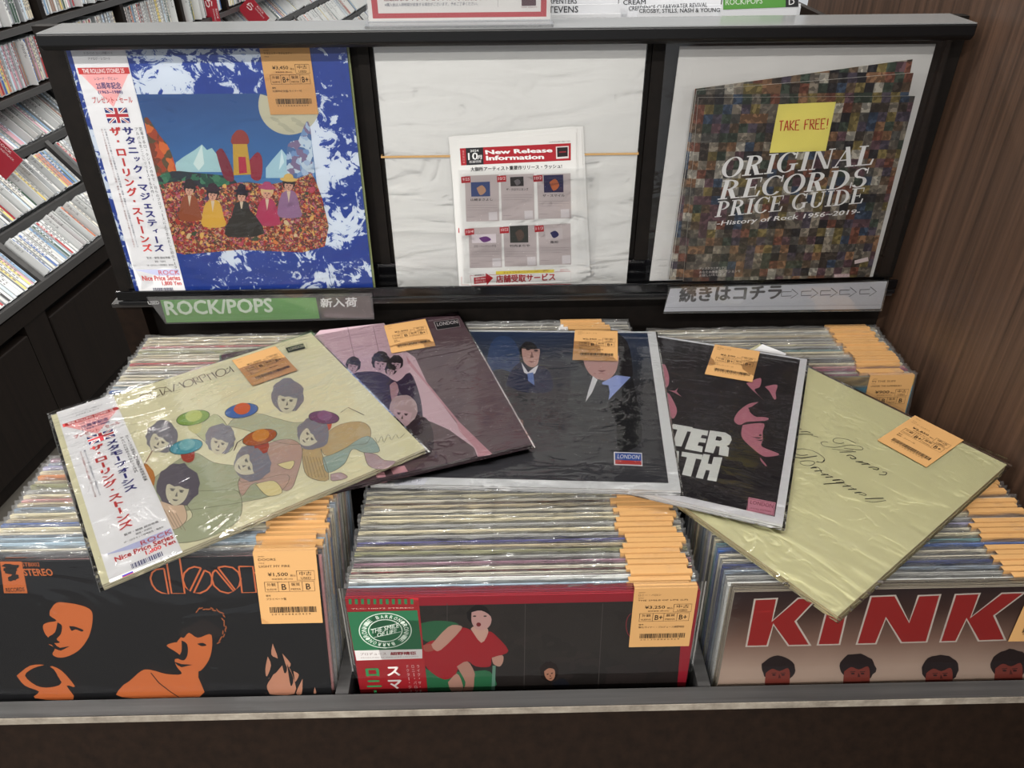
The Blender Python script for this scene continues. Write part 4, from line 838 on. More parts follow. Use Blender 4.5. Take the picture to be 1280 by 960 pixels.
P.blob(c((120, 380), (200, 330), (330, 330), (420, 380), (490, 330), (540, 440), (560, 560), (560, 700), (480, 760), (380, 620), (300, 520), (200, 470)), '3a2c44', 3, 3); P.blob(c((380, 400), (410, 380), (430, 430), (395, 500)), 'a8848c', 4, 2)
for (x, y, s_, rr) in ((180, 295, 9, 10), (330, 280, 11, 5), (415, 285, 8.5, 0), (385, 320, 7, 10)): p_ = c((x, y))[0]; head(P, p_[0], p_[1], s_, rr, '2a2028', 'b497a2', '4a3440', 4, amp=.07)
P.blob(c((370, 640), (460, 560), (580, 580), (620, 680), (600, 780), (480, 800), (400, 720)), '35262e', 4, 3); p_ = c((455, 560))[0]; head(P, p_[0]-1, p_[1]-2, 17, 8, 'b09a9c', 'c0a4aa', '4a343c', 5, amp=.04); P.blob(c((400, 600), (460, 590), (490, 610), (430, 640)), 'b79aa0', 9, 3)
P.poly(c((380, 850), (460, 838), (480, 870), (400, 885)), 'c09098', 2); P.poly(c((300, 880), (350, 872), (360, 900), (310, 905)), 'c09098', 2)
P.poly(c((622, 55), (752, 38), (765, 80), (638, 98)), '1c1c20', 3); P.line(c((622, 55), (752, 38), (765, 80), (638, 98)), .0007, 'd0c8c8', 4, closed=True); P.text('LONDON', c((640, 78))[0], c((752, 62))[0], c((636, 60))[0], 'd8d4d4', 4, .01); P.text('ORIGINAL RECORDING REMASTERED STEREO', c((590, 52))[0], c((735, 32))[0], c((588, 46))[0], 'b0a0a4', 3)
P.build('cover_print', cv); place_tag(r, .0815, .150, 2.5, dict(price='2,500', g1='B', g2='B+', note='歌詞付'))
link('sleeve', taut(11, w=.3165, amp=.0008, freq=22, mt=FILM_TOP, t=LT, hgt=.320, aniso=(.5, 1.5)), r)
# --- A: cream, illustrated
M = ML(-.2971, .6536, -.5082, 33.36, -1.71, -1.58)
r, cv, P = hero('A', 'lp_record', M, 'd9d5b6', 'c6bea0', 'cream record with pastel drawn figures and a white paper band, leftmost of the loose records', t=LT, s=LZ)
c = cz(280, 420, 4.8); b = cz(50, 420, 5.12); f = cz(90, 580, 6)
ol = '6a6656'
def shape(pts, col, L=2, lw=.0005):
    q = smooth_line(list(pts)+[pts[0]], 4); P.poly(q[:-1], col, L); P.line(q, lw, ol, L+.5)
shape(c((-180, 580), (-60, 470), (20, 540), (60, 640), (20, 700), (-90, 650)), 'bcbf98'); shape(c((20, 540), (80, 480), (200, 465), (300, 490), (420, 520), (520, 520), (480, 640), (330, 640), (150, 570)), 'b3b69c')
shape(c((-300, 760), (-180, 700), (-60, 760), (100, 790), (110, 880), (380, 830), (330, 940), (100, 1000), (-300, 1060), (-560, 1120), (-500, 930)), 'a7ac90'); shape(c((220, 700), (280, 640), (400, 620), (470, 680), (440, 830), (380, 930), (190, 880), (110, 960), (90, 860), (200, 800)), 'b89c8e')
shape(c((480, 640), (600, 590), (700, 530), (820, 515), (880, 560), (860, 640), (760, 660), (620, 720), (580, 680), (630, 860), (500, 840), (470, 720)), 'bba67c'); shape(c((590, 730), (700, 690), (860, 600), (935, 690), (840, 700), (770, 680), (720, 770), (620, 820)), '98a9a0'); shape(c((840, 700), (910, 710), (960, 745), (1030, 755), (960, 800), (870, 780)), 'b09a9c'); shape(c((640, 830), (700, 820), (740, 850), (650, 870)), 'b09a9c')
shape(c((190, 890), (300, 870), (350, 940), (260, 960)), 'd8cc9a', 5); shape(c((320, 770), (420, 750), (400, 800), (350, 790)), 'd8cc9a', 5); shape(f((640, 290), (760, 250), (830, 290), (860, 420), (740, 490)), 'd0b8a0', 4); shape(f((870, 210), (1060, 200), (1250, 210), (1250, 420), (1000, 560), (760, 590), (740, 510), (900, 400), (860, 300)), 'abb094', 2)
for k in range(6): P.line(c((480+k*18, 720+k*2), (510+k*20, 850)), .0005, '8d7c58', 4)
for k in range(5): P.line(f((660+k*30, 330+k*10), (740+k*28, 470+k*8)), .0005, '9a8878', 6)
def hd(p, s_, rot, hair='84828a', hs=1.1, skin='cbc6b0'): head(P, p[0], p[1], s_, rot, hair, skin, '6c6a68', 6, hs=hs, amp=.07, fringe=True)
hd(c((380, 380))[0], 18, 5); hd(b((770, 665))[0], 17, 30, hs=1.1); hd(b((1150, 680))[0], 16, 15); hd(c((150, 770))[0], 19, 70, hs=1.15); hd(c((520, 600))[0], 16, 50, hs=1.2); hd(f((790, 190))[0], 21, 10, '66606a', 1.2)
# bright generic sun hats and caps on some of the figures
def hat(p, w_, rot, brim, crown, face=None):
    cx_, cy_ = p; P.poly(wob(cx_, cy_, w_, w_*.42, rot, .03, 24), brim, 7); P.line(ell(cx_, cy_, w_, w_*.42, n=24, rot=rot), .0007, '3d4a40', 7.5, closed=True); P.poly(wob(cx_+1, cy_-w_*.12, w_*.5, w_*.34, rot, .04, 18), crown, 8)
    if face: P.poly(wob(cx_+w_*.1, cy_+w_*.45, w_*.42, w_*.5, rot, .05, 18), face, 6.5)
hat(b((980, 525))[0], 21, -12, '8aa858', 'b9c470', 'c4c088'); hat(b((935, 710))[0], 21, -12, '4f9aa8', '78b0b4', 'a84a3c'); hat(b((1290, 480))[0], 21, -10, '3f6fb0', 'd06a40'); hat(c((215, 610))[0], 22, -15, 'a85a28', 'c8862c', 'a8482c'); hat(c((600, 490))[0], 19, 5, '74486a', '8c5f84', 'c0583c'); P.poly(wob(90+560/6, 580+95/6, 10, 16, -15, .06), 'b87838', 6)
P.line(smooth_line(b((500, 580), (700, 550), (900, 530), (1100, 440), (1290, 340)), 5), .0004, 'a8a484', 2); P.line(c((700, 460), (745, 430), (840, 475)), .0008, '4a3a30', 6); P.line(c((60, 690), (80, 640), (120, 615)), .0010, '4a3a30', 6); P.line(b((665, 830), (720, 735)), .0008, '8a4a38', 6)
P.line(smooth_line(c((905, 610), (925, 640), (945, 600), (960, 640), (985, 590), (1005, 625), (1030, 590), (1050, 615), (1085, 585)), 3), .0005, '7a7a64', 3)
# title in thin single-line capitals
tl = cz(160, 430, 8); w_ = .0011; k_ = '54422e'
for st in ([(122, 582), (128, 505), (140, 500), (180, 520), (185, 490), (240, 548)], [(215, 475), (240, 515), (290, 530), (320, 505)], [(225, 465), (270, 455)], [(265, 455), (310, 440), (380, 435)], [(315, 455), (350, 515)], [(360, 505), (372, 425), (440, 480)], [(365, 480), (420, 470)], [(455, 475), (460, 400), (500, 415), (510, 385), (570, 438)], [(645, 340), (685, 405)], [(640, 345), (690, 335), (700, 360), (670, 375), (740, 383)], [(705, 325), (752, 383)], [(705, 325), (760, 300), (775, 325), (750, 340)], [(790, 305), (830, 360)], [(835, 285), (885, 340)], [(790, 310), (850, 290)], [(985, 300), (1020, 270), (1015, 225), (1060, 280)], [(985, 255), (1000, 240)]):
    P.line(tl(*st), w_, k_, 3)
P.line(ell(*tl((603, 393))[0], 6.4, 4.4, n=18, rot=-18), w_, k_, 3, closed=True); P.line(ell(*tl((928, 288))[0], 6.4, 4.6, n=18, rot=-18), w_, k_, 3, closed=True)
P.poly(c((370, 72), (475, 45), (490, 75), (385, 102)), '26262a', 3); P.text('LONDON', c((390, 90))[0], c((482, 66))[0], c((384, 74))[0], 'cac6b0', 4, .01); P.line(c((368, 62), (492, 38), (500, 75), (380, 108)), .0004, '6a6656', 3, closed=True)
P.build('cover_print', cv)
obi(cv, LT, -LZ/2+.006, 'メタモーフォーシス', 104, -LT/2-.0004, ('ストーンズの歴史を綴る貴重な未発表曲集', 'アルバムに収められなかった作品'), 'ストーンズの未発表テイクを集めた貴重な一枚・アウトテイク集', wd=.060)
place_tag(r, .0765, .1475, -1, dict(price='1,950', g1='B', g2='B+', note='帯付/ライナー付・補充票付'))
link('sleeve', taut(13, w=.318, amp=.0009, freq=11, mt=FILM_TOP, t=LT, hgt=.322, aniso=(.6, 1.3)), r)
# paper bands of C and D peeping out at the top edge
for (pts, lab) in ((((696, 413), (703, 403), (757, 407), (755, 412.5)), 'white and red paper band end sticking out above the dark suited record'), (((938, 441), (953, 430), (983, 442), (979, 447)), 'white paper band corner sticking out above the rose and black record')):
    m = MB(); q = [atz(x, y, -.5236 if pts[0][0] < 800 else -.5228) for x, y in pts]; m.add([tuple(v) for v in q]+[tuple(v-Vector((0, 0, .0003))) for v in q], [(3, 2, 1, 0), (4, 5, 6, 7), (0, 1, 5, 4), (1, 2, 6, 5), (2, 3, 7, 6), (3, 0, 4, 7)], mat('dcdcde', .5))
    o = m.build('paper_band'); tag(o, lab, 'paper band')

# ================================================================ THINGS ON THE DISPLAY RACK
def on_plane(M, y0):
    P = Print(M, y0); return P, P.loc
def pxsheet(name, M, corners, y0, thick, m_, parent=None):
    """thin sheet whose four corners lie on the plane y0 of frame M"""
    P = Print(M, y0); q = [P.loc(p) for p in corners]; m = MB()
    m.add([(x, y0, z) for x, z in q]+[(x, y0+thick, z) for x, z in q], [(3, 2, 1, 0), (4, 5, 6, 7), (0, 1, 5, 4), (1, 2, 6, 5), (2, 3, 7, 6), (3, 0, 4, 7)], m_)
    return m.build(name, parent), P
# --- left: marbled blue record
def marble():
    m = bpy.data.materials.new('marbled_blue'); t_, n, l = nt(m); b = n['Principled BSDF']; tc = n.new('ShaderNodeTexCoord')
    n1 = node(n, 'ShaderNodeTexNoise', Scale=40.0, Detail=6.0, Roughness=.66, Distortion=2.6); l.new(tc.outputs['Object'], n1.inputs['Vector'])
    n2 = node(n, 'ShaderNodeTexNoise', Scale=15.0, Detail=2.0, Distortion=.8); l.new(tc.outputs['Object'], n2.inputs['Vector'])
    ad = n.new('ShaderNodeMath'); ad.operation = 'MULTIPLY_ADD'; ad.inputs[1].default_value = .9; l.new(n2.outputs[0], ad.inputs[0]); l.new(n1.outputs[0], ad.inputs[2])
    rp = ramp(n, [(.0, '142f78'), (.965, '1c3d94'), (.985, '9fb4d6'), (1.0, 'cfd8e4')]); l.new(ad.outputs[0], rp.inputs[0]); l.new(rp.outputs[0], b.inputs['Base Color']); b.inputs['Roughness'].default_value = .5; return m
M = T(-.3285, .929, h-.1605) @ Matrix.Rotation(R(-3.4), 4, 'X') @ T(0, 0, -LS/2)
r = thing('lp_record', M, 'blue and white marbled record with landscape picture and paper band, on the rack', 'record')
cv = link('cover', cover_mesh(marble(), '6f8f4a', '8a8478', t=.003), r); P = Print(M, -.00155)
P.poly([(160, 118), (382, 116.5), (406, 309), (205, 312)], vgrad('painted_sky', [(0, '2a4f86'), (.35, '34689f'), (.6, '4a82b4'), (1, '5a8cb8')], .09, -.12, .05, 12), 1)
c = cz(270, 60, 6.095); d = cz(80, 50, 5.818); e = cz(270, 200, 5.648); g = cz(80, 200, 5.645)
P.poly(ell(*c((560, 430))[0], 37, 38, n=30), 'b9b69c', 2) if 0 else P.poly([p for p in ell(361.5, 130.5, 38.5, 38, 12, 200, 24)], 'b8b59e', 2)
P.poly([(383, 116), (383, 160), (340, 168), (322, 117)], 'b8b59e', 1) if 0 else None
for k in range(5): P.poly(wob(345+k*8, 150+(k % 3)*6, 7, 2.4, 20, .3, 10, k), 'a9a793', 3)
P.poly(ell(*d((868, 565))[0], 9.6, 8.8, n=22), 'c8384a', 3) if 0 else None
for pts in ([(815, 890), (870, 850), (950, 800), (1003, 760), (1040, 800), (1075, 785), (1110, 830), (1160, 900), (1180, 960), (800, 960)],): P.poly(d(*pts), '9fc0c4', 2); P.poly(d((1003, 760), (1020, 900), (980, 950), (940, 900)), 'c4d4d2', 3)
P.poly(c((380, 914), (430, 850), (500, 770), (545, 830), (600, 914), (600, 990), (380, 990)), '9fc0cc', 2); P.poly(c((500, 770), (520, 870), (480, 930)), 'c8dade', 3)
P.blob(d((580, 570), (610, 565), (660, 640), (700, 700), (750, 760), (790, 850), (820, 960), (840, 1100), (700, 1100), (650, 900)), speckle('painted_orange', ['b8502a', '9c3f20', 'c8682e', '7a3a22', '5a4a30'], 90, 0, .02), 3, 3)
flw = speckle('painted_flowers', ['8c2c2a', 'b0403a', '5a2a24', 'c9a05a', '3a3a2c', 'a85a70', '6a4a30', '9c3028', '4a3038', 'c87a4a', '7c2430', 'b89a7a'], 420, 0, .01)
P.blob([(196, 232), (230, 226), (262, 236), (300, 228), (340, 230), (375, 222), (394, 224), (406, 308), (300, 312), (206, 312)], flw, 4, 3)
P.blob([(190, 224), (215, 214), (245, 216), (290, 222), (292, 240), (240, 246), (200, 244)], speckle('painted_leaves', ['1f4a3c', '2f6a50', '23323a', '3f7a5c', '2a2a34'], 170, 0, .01), 3, 3)
P.blob(c((630, 700), (690, 560), (720, 620), (735, 800), (740, 990), (560, 990), (540, 800), (560, 720)), speckle('painted_reeds', ['6f8fb8', '9fb4cc', '4a6a98', 'b8c8d4', '7a6a8a'], 150, 0, .012), 4, 3)
rq = random.Random(8)
for k in range(90):
    x = rq.uniform(200, 396); y = rq.uniform(232, 306); x += (y-232)*.1
    if x < 402: P.poly(wob(x, y, rq.uniform(1.5, 4.5), rq.uniform(1.2, 3.2), rq.uniform(0, 180), .25, 9, k), rq.choice(['a83a30', '8c2c34', 'c87a40', 'd0a860', '5a3a2c', '7c4a5c', 'b04a5c', '3c4a34', 'c8b48c', '942c28', '4a3a5a']), 5)
# a plain generic pavilion and sitters
P.blob([(290, 170), (296, 163), (304, 163), (310, 170), (310, 180), (290, 180)], '8c3a34', 5, 3); P.poly([(291, 180), (309, 180), (314, 218), (292, 219)], 'b8963c', 5); P.poly([(298, 196), (307, 196), (309, 216), (299, 217)], 'a82c44', 6)
P.blob([(270, 190), (278, 186), (290, 210), (292, 226), (280, 222)], '7a2c3c', 4, 3); P.blob([(312, 200), (322, 190), (328, 200), (326, 224), (314, 222)], '8c2c3c', 4, 3)
def sitter(x, y, s_, coat, hatc, hair='2a2224', tall=1.0):
    P.blob([(x-s_*1.1, y+s_*1.3), (x, y+s_*.8), (x+s_*1.1, y+s_*1.3), (x+s_*1.7, y+s_*3.4), (x+s_*1.9, y+s_*5), (x-s_*1.5, y+s_*5), (x-s_*1.6, y+s_*3)], coat, 6, 3)
    P.poly([(x-s_*.3, y+s_*1.0), (x+s_*.3, y+s_*1.0), (x, y+s_*2.8)], 'c8b8a0', 7)
    head(P, x, y, s_, 3, hair, 'c89a84', '4a2e2c', 8, amp=.05, hs=.95)
    if hatc: P.poly(wob(x, y-s_*.85, s_*1.35, s_*.35, 4, .04), hatc, 13); P.poly(wob(x, y-s_*1.2, s_*.75, s_*.6*tall, 4, .04), hatc, 14)
sitter(237, 237, 7.6, '8c4a2c', '30262a'); sitter(266, 243, 8, 'c8a040', '3a2430'); sitter(302, 245, 7.2, '2c2a28', '262030', tall=1.6); sitter(334, 241, 8, 'a83a5c', 'a84870', 'c8b080'); sitter(361, 231, 8, '8c6a8c', 'c8a860')
P.blob([(296, 262), (312, 262), (330, 292), (285, 296), (284, 280)], '33302c', 9, 3)
P.build('cover_print', cv)
obi(cv, .003, -LS/2+.0055, 'サタニック・マジェスティーズ', 158, -.0019, ('変革するロックシーンの中で、自らのプロデュースにより生みだした初のトータル', 'アルバムをここにリリースする大作!!'), 'ストーンズの歴史を変えた問題作がここに復刻・解説・歌詞対訳付き・完全限定プレス盤ですのでお早めに')
place_tag(r, .088, .1475, 0, dict(price='3,450', t1='サタニック・マジェスティ', g1='B+', g2='B+', note='25周年記念盤/ライナー付'))
link('sleeve', taut(17, w=.319, amp=.0008, freq=10, hgt=.3178, z0=-LS/2-.0015), r)
# record filed right behind it: only its edges show
M2 = M @ T(.002, .0042, 0); r2 = thing('lp_record', M2, 'green edged record standing right behind the blue marbled one on the rack', 'record'); link('cover', cover_mesh('8f9a6a', 'a8b070', '8a8478', t=.0022), r2)
# --- middle: white card in a bag, rubber band, flyers
MM = T(.0145, .9285, h-.1600) @ Matrix.Rotation(R(-.5), 4, 'X') @ T(0, 0, -LS/2)
r = thing('white_card', MM, 'blank white record-size card in a clear bag, middle of the rack', 'card'); m = MB(); m.box((-.155, -.0012, -LS/2), (.155, .0012, LS/2), mat('dcdcda', .55)); m.build('backing_card', r)
link('sleeve', taut(19, w=.3125, amp=.0008, freq=7, hgt=.3175, z0=-LS/2-.0015, t=.0024, aniso=(1.6, .6)), r)
P = Print(MM, -.0044); m = MB()
q0, q1 = P.loc((477, 194.5)), P.loc((797, 194)); zz = (q0[1]+q1[1])/2; m.box((q0[0], -.0046, zz-.0012), (q1[0], -.0038, zz+.0012), mat('c8a06a', .5)); m.box((q0[0]-.001, -.0046, zz-.0012), (q0[0], .003, zz+.0012), mat('c8a06a', .5)); m.box((q1[0], -.0046, zz-.0012), (q1[0]+.001, .003, zz+.0012), mat('c8a06a', .5))
o = m.build('rubber_band'); o.matrix_world = MM; tag(o, 'tan rubber band stretched across the blank white card', 'rubber band')
FL = [([(560.5, 171), (729, 158), (738, 345), (578, 357.5)], 'hindmost flyer of the stack, its white edge showing right of the others'), ([(562, 171), (716, 158), (731, 350), (574, 358)], 'white flyer second from the back, its left edge showing'), ([(566, 170), (727, 161.5), (733, 348), (580, 357)], 'white flyer in the middle of the flyer stack'), ([(568, 175), (721, 160), (727, 352), (578, 358)], 'white flyer just behind the front one')]
for i, (qd, lab) in enumerate(FL):
    o, P = pxsheet('flyer', MM, qd, -.0056-i*.0007, .0004, mat('dededc', .5)); o.matrix_world = MM; tag(o, lab, 'flyer', 'flyers in front of the white card')
    if i in (1, 3): P.rect(qd[3][0]+3 if i == 3 else 573, 285 if i == 1 else 287, 580, 291, 'b03038', 1); P.line([(577, 346), (577, 356), (600, 356)], .0005, 'b03038', 1); P.build('print', o)
qd = [(571, 177), (720, 166), (722, 352), (586, 357.5)]
o, P = pxsheet('flyer', MM, qd, -.0086, .0004, mat('e0e0de', .5)); o.matrix_world = MM; tag(o, 'front flyer with a red header and six product panels', 'flyer', 'flyers in front of the white card')
c = cz(550, 150, 4.365); rd = 'a8232e'; gy = 'b8aeae'
P.poly(c((108, 155), (714, 126), (714, 220), (115, 248)), rd, 1); P.poly(c((140, 153), (235, 149), (238, 242), (145, 247)), '26262a', 2)
P.text('2024', c((165, 175))[0], c((210, 172))[0], c((165, 163))[0], 'e0e0e0', 3, .02); P.text('10', c((155, 218))[0], c((207, 215))[0], c((153, 180))[0], 'e8e8e8', 3, .02); P.text('月', c((205, 215))[0], c((228, 213))[0], c((205, 193))[0], 'e8e8e8', 3, .02); P.text('新譜情報', c((160, 236))[0], c((225, 232))[0], c((160, 222))[0], 'e0e0e0', 3)
P.text('New Release', c((252, 187))[0], c((612, 175))[0], c((248, 165))[0], 'ececec', 3, .045); P.text('Information', c((255, 220))[0], c((565, 212))[0], c((253, 196))[0], 'ececec', 3, .045); P.vtext('毎月発行中', c((120, 165))[0], c((125, 240))[0], (2.8, 0), 'd8a0a0', 3)
P.poly(c((632, 145), (702, 141), (702, 208), (634, 212)), 'dcd4d4', 3); P.poly(c((638, 150), (697, 147), (697, 198), (640, 202)), '241a1e', 4); P.poly(c((650, 172), (688, 169), (688, 176), (650, 179)), '8c2a34', 5)
P.text('大御所アーティスト重要作リリース・ラッシュ!', c((168, 280))[0], c((665, 262))[0], c((166, 258))[0], '2a2a2c', 3, .03); P.text('2024年9月25日発行 新譜のご案内', c((595, 125))[0], c((710, 120))[0], c((595, 116))[0], '8a8a8c', 3)
pan = [((135, 305, 320, 555), '9/25', '山崎まさよし', (168, 340, 272, 418), '3a4a78', 'b08a70'), ((330, 300, 512, 548), '10/2', 'ザ・クロマニヨンズ', (382, 312, 455, 362), '2a2628', '6a6468'), ((528, 298, 712, 540), '10/2', 'ザ・スマイル', (565, 302, 672, 396), '2c2a50', 'b0603c'),
       ((155, 590, 335, 808), '10/4', 'ジミ・ヘンドリックス', (172, 625, 305, 672), 'd8d0d4', '6a3a7a'), ((345, 580, 525, 800), '10/23', '竹内まりや', (380, 578, 480, 670), '3a3c38', '5a4a42'), ((535, 572, 712, 792), '11/3', '角松', (572, 592, 668, 650), 'c0b8b8', '2c2c58')]
for (x0, y0, x1, y1), dt, nm, (a, b_, c_, d_), k1, k2 in pan:
    def q(x, y): return c((x, y))[0]
    P.poly([q(x0, y0), q(x1, y0-8), q(x1+4, y1-4), q(x0+8, y1)], gy, 1); P.poly([q(x0-20, y0+5), q(x0+30, y0+2), q(x0+32, y0+36), q(x0-18, y0+40)], rd, 2); P.text(dt, q(x0-12, y0+28), q(x0+26, y0+25), q(x0-12, y0+12), 'f0e4e4', 3)
    P.poly([q(a, b_), q(c_, b_-4), q(c_+2, d_-2), q(a+3, d_)], k1, 2); P.blob([q(a+(c_-a)*.3, b_+(d_-b_)*.4), q(a+(c_-a)*.6, b_+(d_-b_)*.2), q(a+(c_-a)*.8, b_+(d_-b_)*.6), q(a+(c_-a)*.5, b_+(d_-b_)*.9)], k2, 3, 3)
    w_ = min(120, 22*len(nm)); mx = (x0+x1)/2; P.text(nm, q(mx-w_/2, d_+24), q(mx+w_/2, d_+22), q(mx-w_/2, d_+10), '3a3638', 3, .02)
    for k in range(3): P.line([q(x0+14, d_+48+k*13), q(x1-8-(k == 2)*40, d_+46+k*13)], .0004, '9a9092', 2)
    P.line([q(x0+14, y1-26), q(x0+60, y1-27)], .0004, '8a8284', 2); P.poly([q(x0+130, y1-52), q(x0+176, y1-55), q(x0+178, y1-10), q(x0+132, y1-7)], 'cfcacc', 2)
P.line(c((165, 850), (712, 825), (714, 895), (172, 903)), .0005, rd, 2, closed=True); P.poly(c((305, 825), (622, 815), (622, 832), (305, 843)), 'd8c84a', 2); P.text('ネットでもおトクがいっぱい! 便利', c((345, 838))[0], c((590, 828))[0], c((345, 826))[0], '8a3a34', 3)
P.poly(c((185, 860), (250, 852), (250, 835), (290, 862), (255, 900), (255, 888), (186, 895)), rd, 3); P.text('送料無料', c((192, 873))[0], c((250, 870))[0], c((192, 862))[0], 'f0e0e0', 4); P.text('1回注文!', c((192, 889))[0], c((250, 885))[0], c((192, 877))[0], 'f0e0e0', 4); P.text('新譜専門', c((190, 852))[0], c((240, 848))[0], c((190, 843))[0], '2a2a2c', 4)
P.text('店舗受取サービス', c((308, 888))[0], c((628, 875))[0], c((306, 848))[0], rd, 3, .035); P.text('詳細はコチラ', c((655, 823))[0], c((700, 820))[0], c((655, 815))[0], rd, 3)
P.build('print', o)
m = MB(); P = Print(MM, -.0094); a, b_ = P.loc((572, 212)), P.loc((742, 351)); 
m.grid(lambda u, v: (a[0]+(b_[0]-a[0])*u, -.0096-.0006*noise.noise(Vector((u*4, v*6, 2.2))), b_[1]+(a[1]-b_[1])*v), 16, 16, FILM); o = m.build('flyer_pocket', None, True); o.matrix_world = MM; tag(o, 'clear plastic pocket holding the flyers against the white card', 'plastic pocket')
# --- right: brochures in a bag
MR = T(.355, .9275, h-.1620) @ Matrix.Rotation(R(-3.4), 4, 'X') @ T(0, 0, -LS/2)
r = thing('white_card', MR, 'white card in a loose clear bag behind the brochures, right side of the rack', 'card')
bc, P = pxsheet('backing_card', MR, [(850, 58), (1170, 55), (1091, 346), (812, 351)], .0, .002, mat('c9c8c6', .55), r)
link('sleeve', taut(23, w=.327, amp=.0012, freq=14, hgt=.3175, z0=-LS/2, t=.002, aniso=(1, 1), base=.0006), r)
def mosaic():
    m = bpy.data.materials.new('tiny_cover_mosaic'); t_, n, l = nt(m); b = n['Principled BSDF']; tc = n.new('ShaderNodeTexCoord')
    vo = node(n, 'ShaderNodeTexVoronoi', Scale=92.0, Randomness=0.0); vo.distance = 'CHEBYCHEV'; l.new(tc.outputs['Object'], vo.inputs['Vector'])
    sp = n.new('ShaderNodeSeparateColor'); l.new(vo.outputs['Color'], sp.inputs[0])
    rp = ramp(n, [(i/14, k) for i, k in enumerate(['4a4440', '6a5a4c', '34353a', '7c5246', '5a5a58', '948c80', '44546a', '6a525a', '8f6e56', '46524a', '746e66', 'b4b0a6', '56505e', '857850'])], 'CONSTANT'); l.new(sp.outputs[0], rp.inputs[0])
    v2 = node(n, 'ShaderNodeTexVoronoi', Scale=230.0); l.new(tc.outputs['Object'], v2.inputs['Vector']); mx = n.new('ShaderNodeMix'); mx.data_type = 'RGBA'; mx.blend_type = 'MULTIPLY'; mx.inputs[0].default_value = .6
    l.new(rp.outputs[0], mx.inputs[6]); rq = ramp(n, [(0, '30302e'), (.35, '989490'), (.7, 'f0ece4'), (1, '605850')], 'CONSTANT'); sq = n.new('ShaderNodeSeparateColor'); l.new(v2.outputs['Color'], sq.inputs[0]); l.new(sq.outputs[1], rq.inputs[0]); l.new(rq.outputs[0], mx.inputs[7]); l.new(mx.outputs[2], b.inputs['Base Color']); b.inputs['Roughness'].default_value = .3; return m
MOS = mosaic()
def bow(k): return k
for i, (qd, lab) in enumerate((([(869, 111), (1141, 74), (1090, 330), (836, 349)], 'hindmost dark mosaic brochure, its tilted top edge highest'), ([(871, 113), (1142, 91), (1086, 340), (838, 350)], 'mosaic brochure between the front and hindmost ones'), ([(873, 122), (1144, 120), (1087, 346), (854, 352)], 'front brochure with white serif title and a yellow note'))):
    P = Print(MR, -.0062-i*.0028); q = [P.loc(p) for p in qd]; m = MB(); y0 = P.y0
    def f(u, v, yy=0, q=q, y0=y0):
        tl, tr_, br, bl = [Vector(k) for k in q]; p = (tl*(1-u)+tr_*u)*v+(bl*(1-u)+br*u)*(1-v); return (p.x, y0+yy-.0004*math.sin(u*3.1), p.y)
    m.grid(lambda u, v: f(u, v), 8, 8, MOS); m.grid(lambda u, v: f(1-u, v, .0018), 8, 8, mat('d0ccc8', .5)); m.grid(lambda u, v: f(0 if v < .5 else 0, u, .0018*(v)), 8, 1, mat('d8d4cc', .5)); m.grid(lambda u, v: f(u, 1, .0018*v), 8, 1, mat('d8d4cc', .5)); m.grid(lambda u, v: f(1, 1-u, .0018*v), 8, 1, mat('d8d4cc', .5))
    o = m.build('brochure'); o.matrix_world = MR; tag(o, lab, 'brochure', 'brochures in front of the right white card')
P = Print(MR, -.0062-2*.0028-.0006); c = cz(830, 60, 3.2); wt = 'dedede'
serif(P, 'ORIGINAL', c((222, 520))[0], c((838, 466))[0], c((244, 440))[0], wt); serif(P, 'RECORDS', c((214, 607))[0], c((812, 554))[0], c((236, 530))[0], wt); serif(P, 'PRICE GUIDE', c((202, 677))[0], c((796, 620))[0], c((217, 614))[0], wt)
P.text('-History of Rock 1956~2019-', c((208, 716))[0], c((778, 668))[0], c((216, 692))[0], wt, 3, .015)
for i, t_ in enumerate(('ディスクユニオンでは', 'あなたの廃盤コレクションを', 'お探しいたします')): P.text(t_, c((140, 888+i*14))[0], c((140+[110, 165, 105][i], 884+i*13))[0], c((141, 877+i*14))[0], 'c8c4c0', 3)
P.poly(c((762, 850), (815, 836), (818, 852), (762, 864)), 'c8b8b8', 3); P.poly(c((680, 905), (742, 902), (742, 916), (680, 918)), 'd8c8c8', 3); P.line(c((682, 907), (740, 904), (740, 914), (682, 916)), .0004, '9a3038', 4, closed=True); P.text('ユニオン', c((690, 913))[0], c((735, 911))[0], c((690, 907))[0], '9a3038', 4)
P.build('print', o)
mq = [P.loc(p) for p in c((458, 225), (687, 215), (645, 410), (420, 418))]; m = MB(); y0 = P.y0-.0006
m.grid(lambda u, v: (lambda p: (p.x, y0-.0012*(1-v)**2, p.y))((Vector(mq[0])*(1-u)+Vector(mq[1])*u)*v+(Vector(mq[3])*(1-u)+Vector(mq[2])*u)*(1-v)), 4, 6, mat('d9cf6e', .6))
o = m.build('sticky_note'); o.matrix_world = MR; tag(o, 'yellow sticky note with red handwriting on the front brochure', 'note')
P = Print(MR, y0-.0010); hand(P, 'TAKE FREE!', c((458, 332))[0], c((655, 322))[0], c((462, 292))[0], .0012, 'b03a2c', 3); P.build('handwriting', o)
m = MB(); P = Print(MR, -.0150); a, b_ = P.loc((858, 108)), P.loc((1100, 351))
m.grid(lambda u, v: (a[0]-.01+(b_[0]-a[0]+.02*v)*u, -.0152-.0012*noise.noise(Vector((u*6, v*6, 5.2))), b_[1]+(a[1]-b_[1]+.012*u)*v), 22, 22, FILM); o = m.build('brochure_pocket', None, True); o.matrix_world = MR; tag(o, 'crumpled clear plastic pocket in front of the brochures', 'plastic pocket')

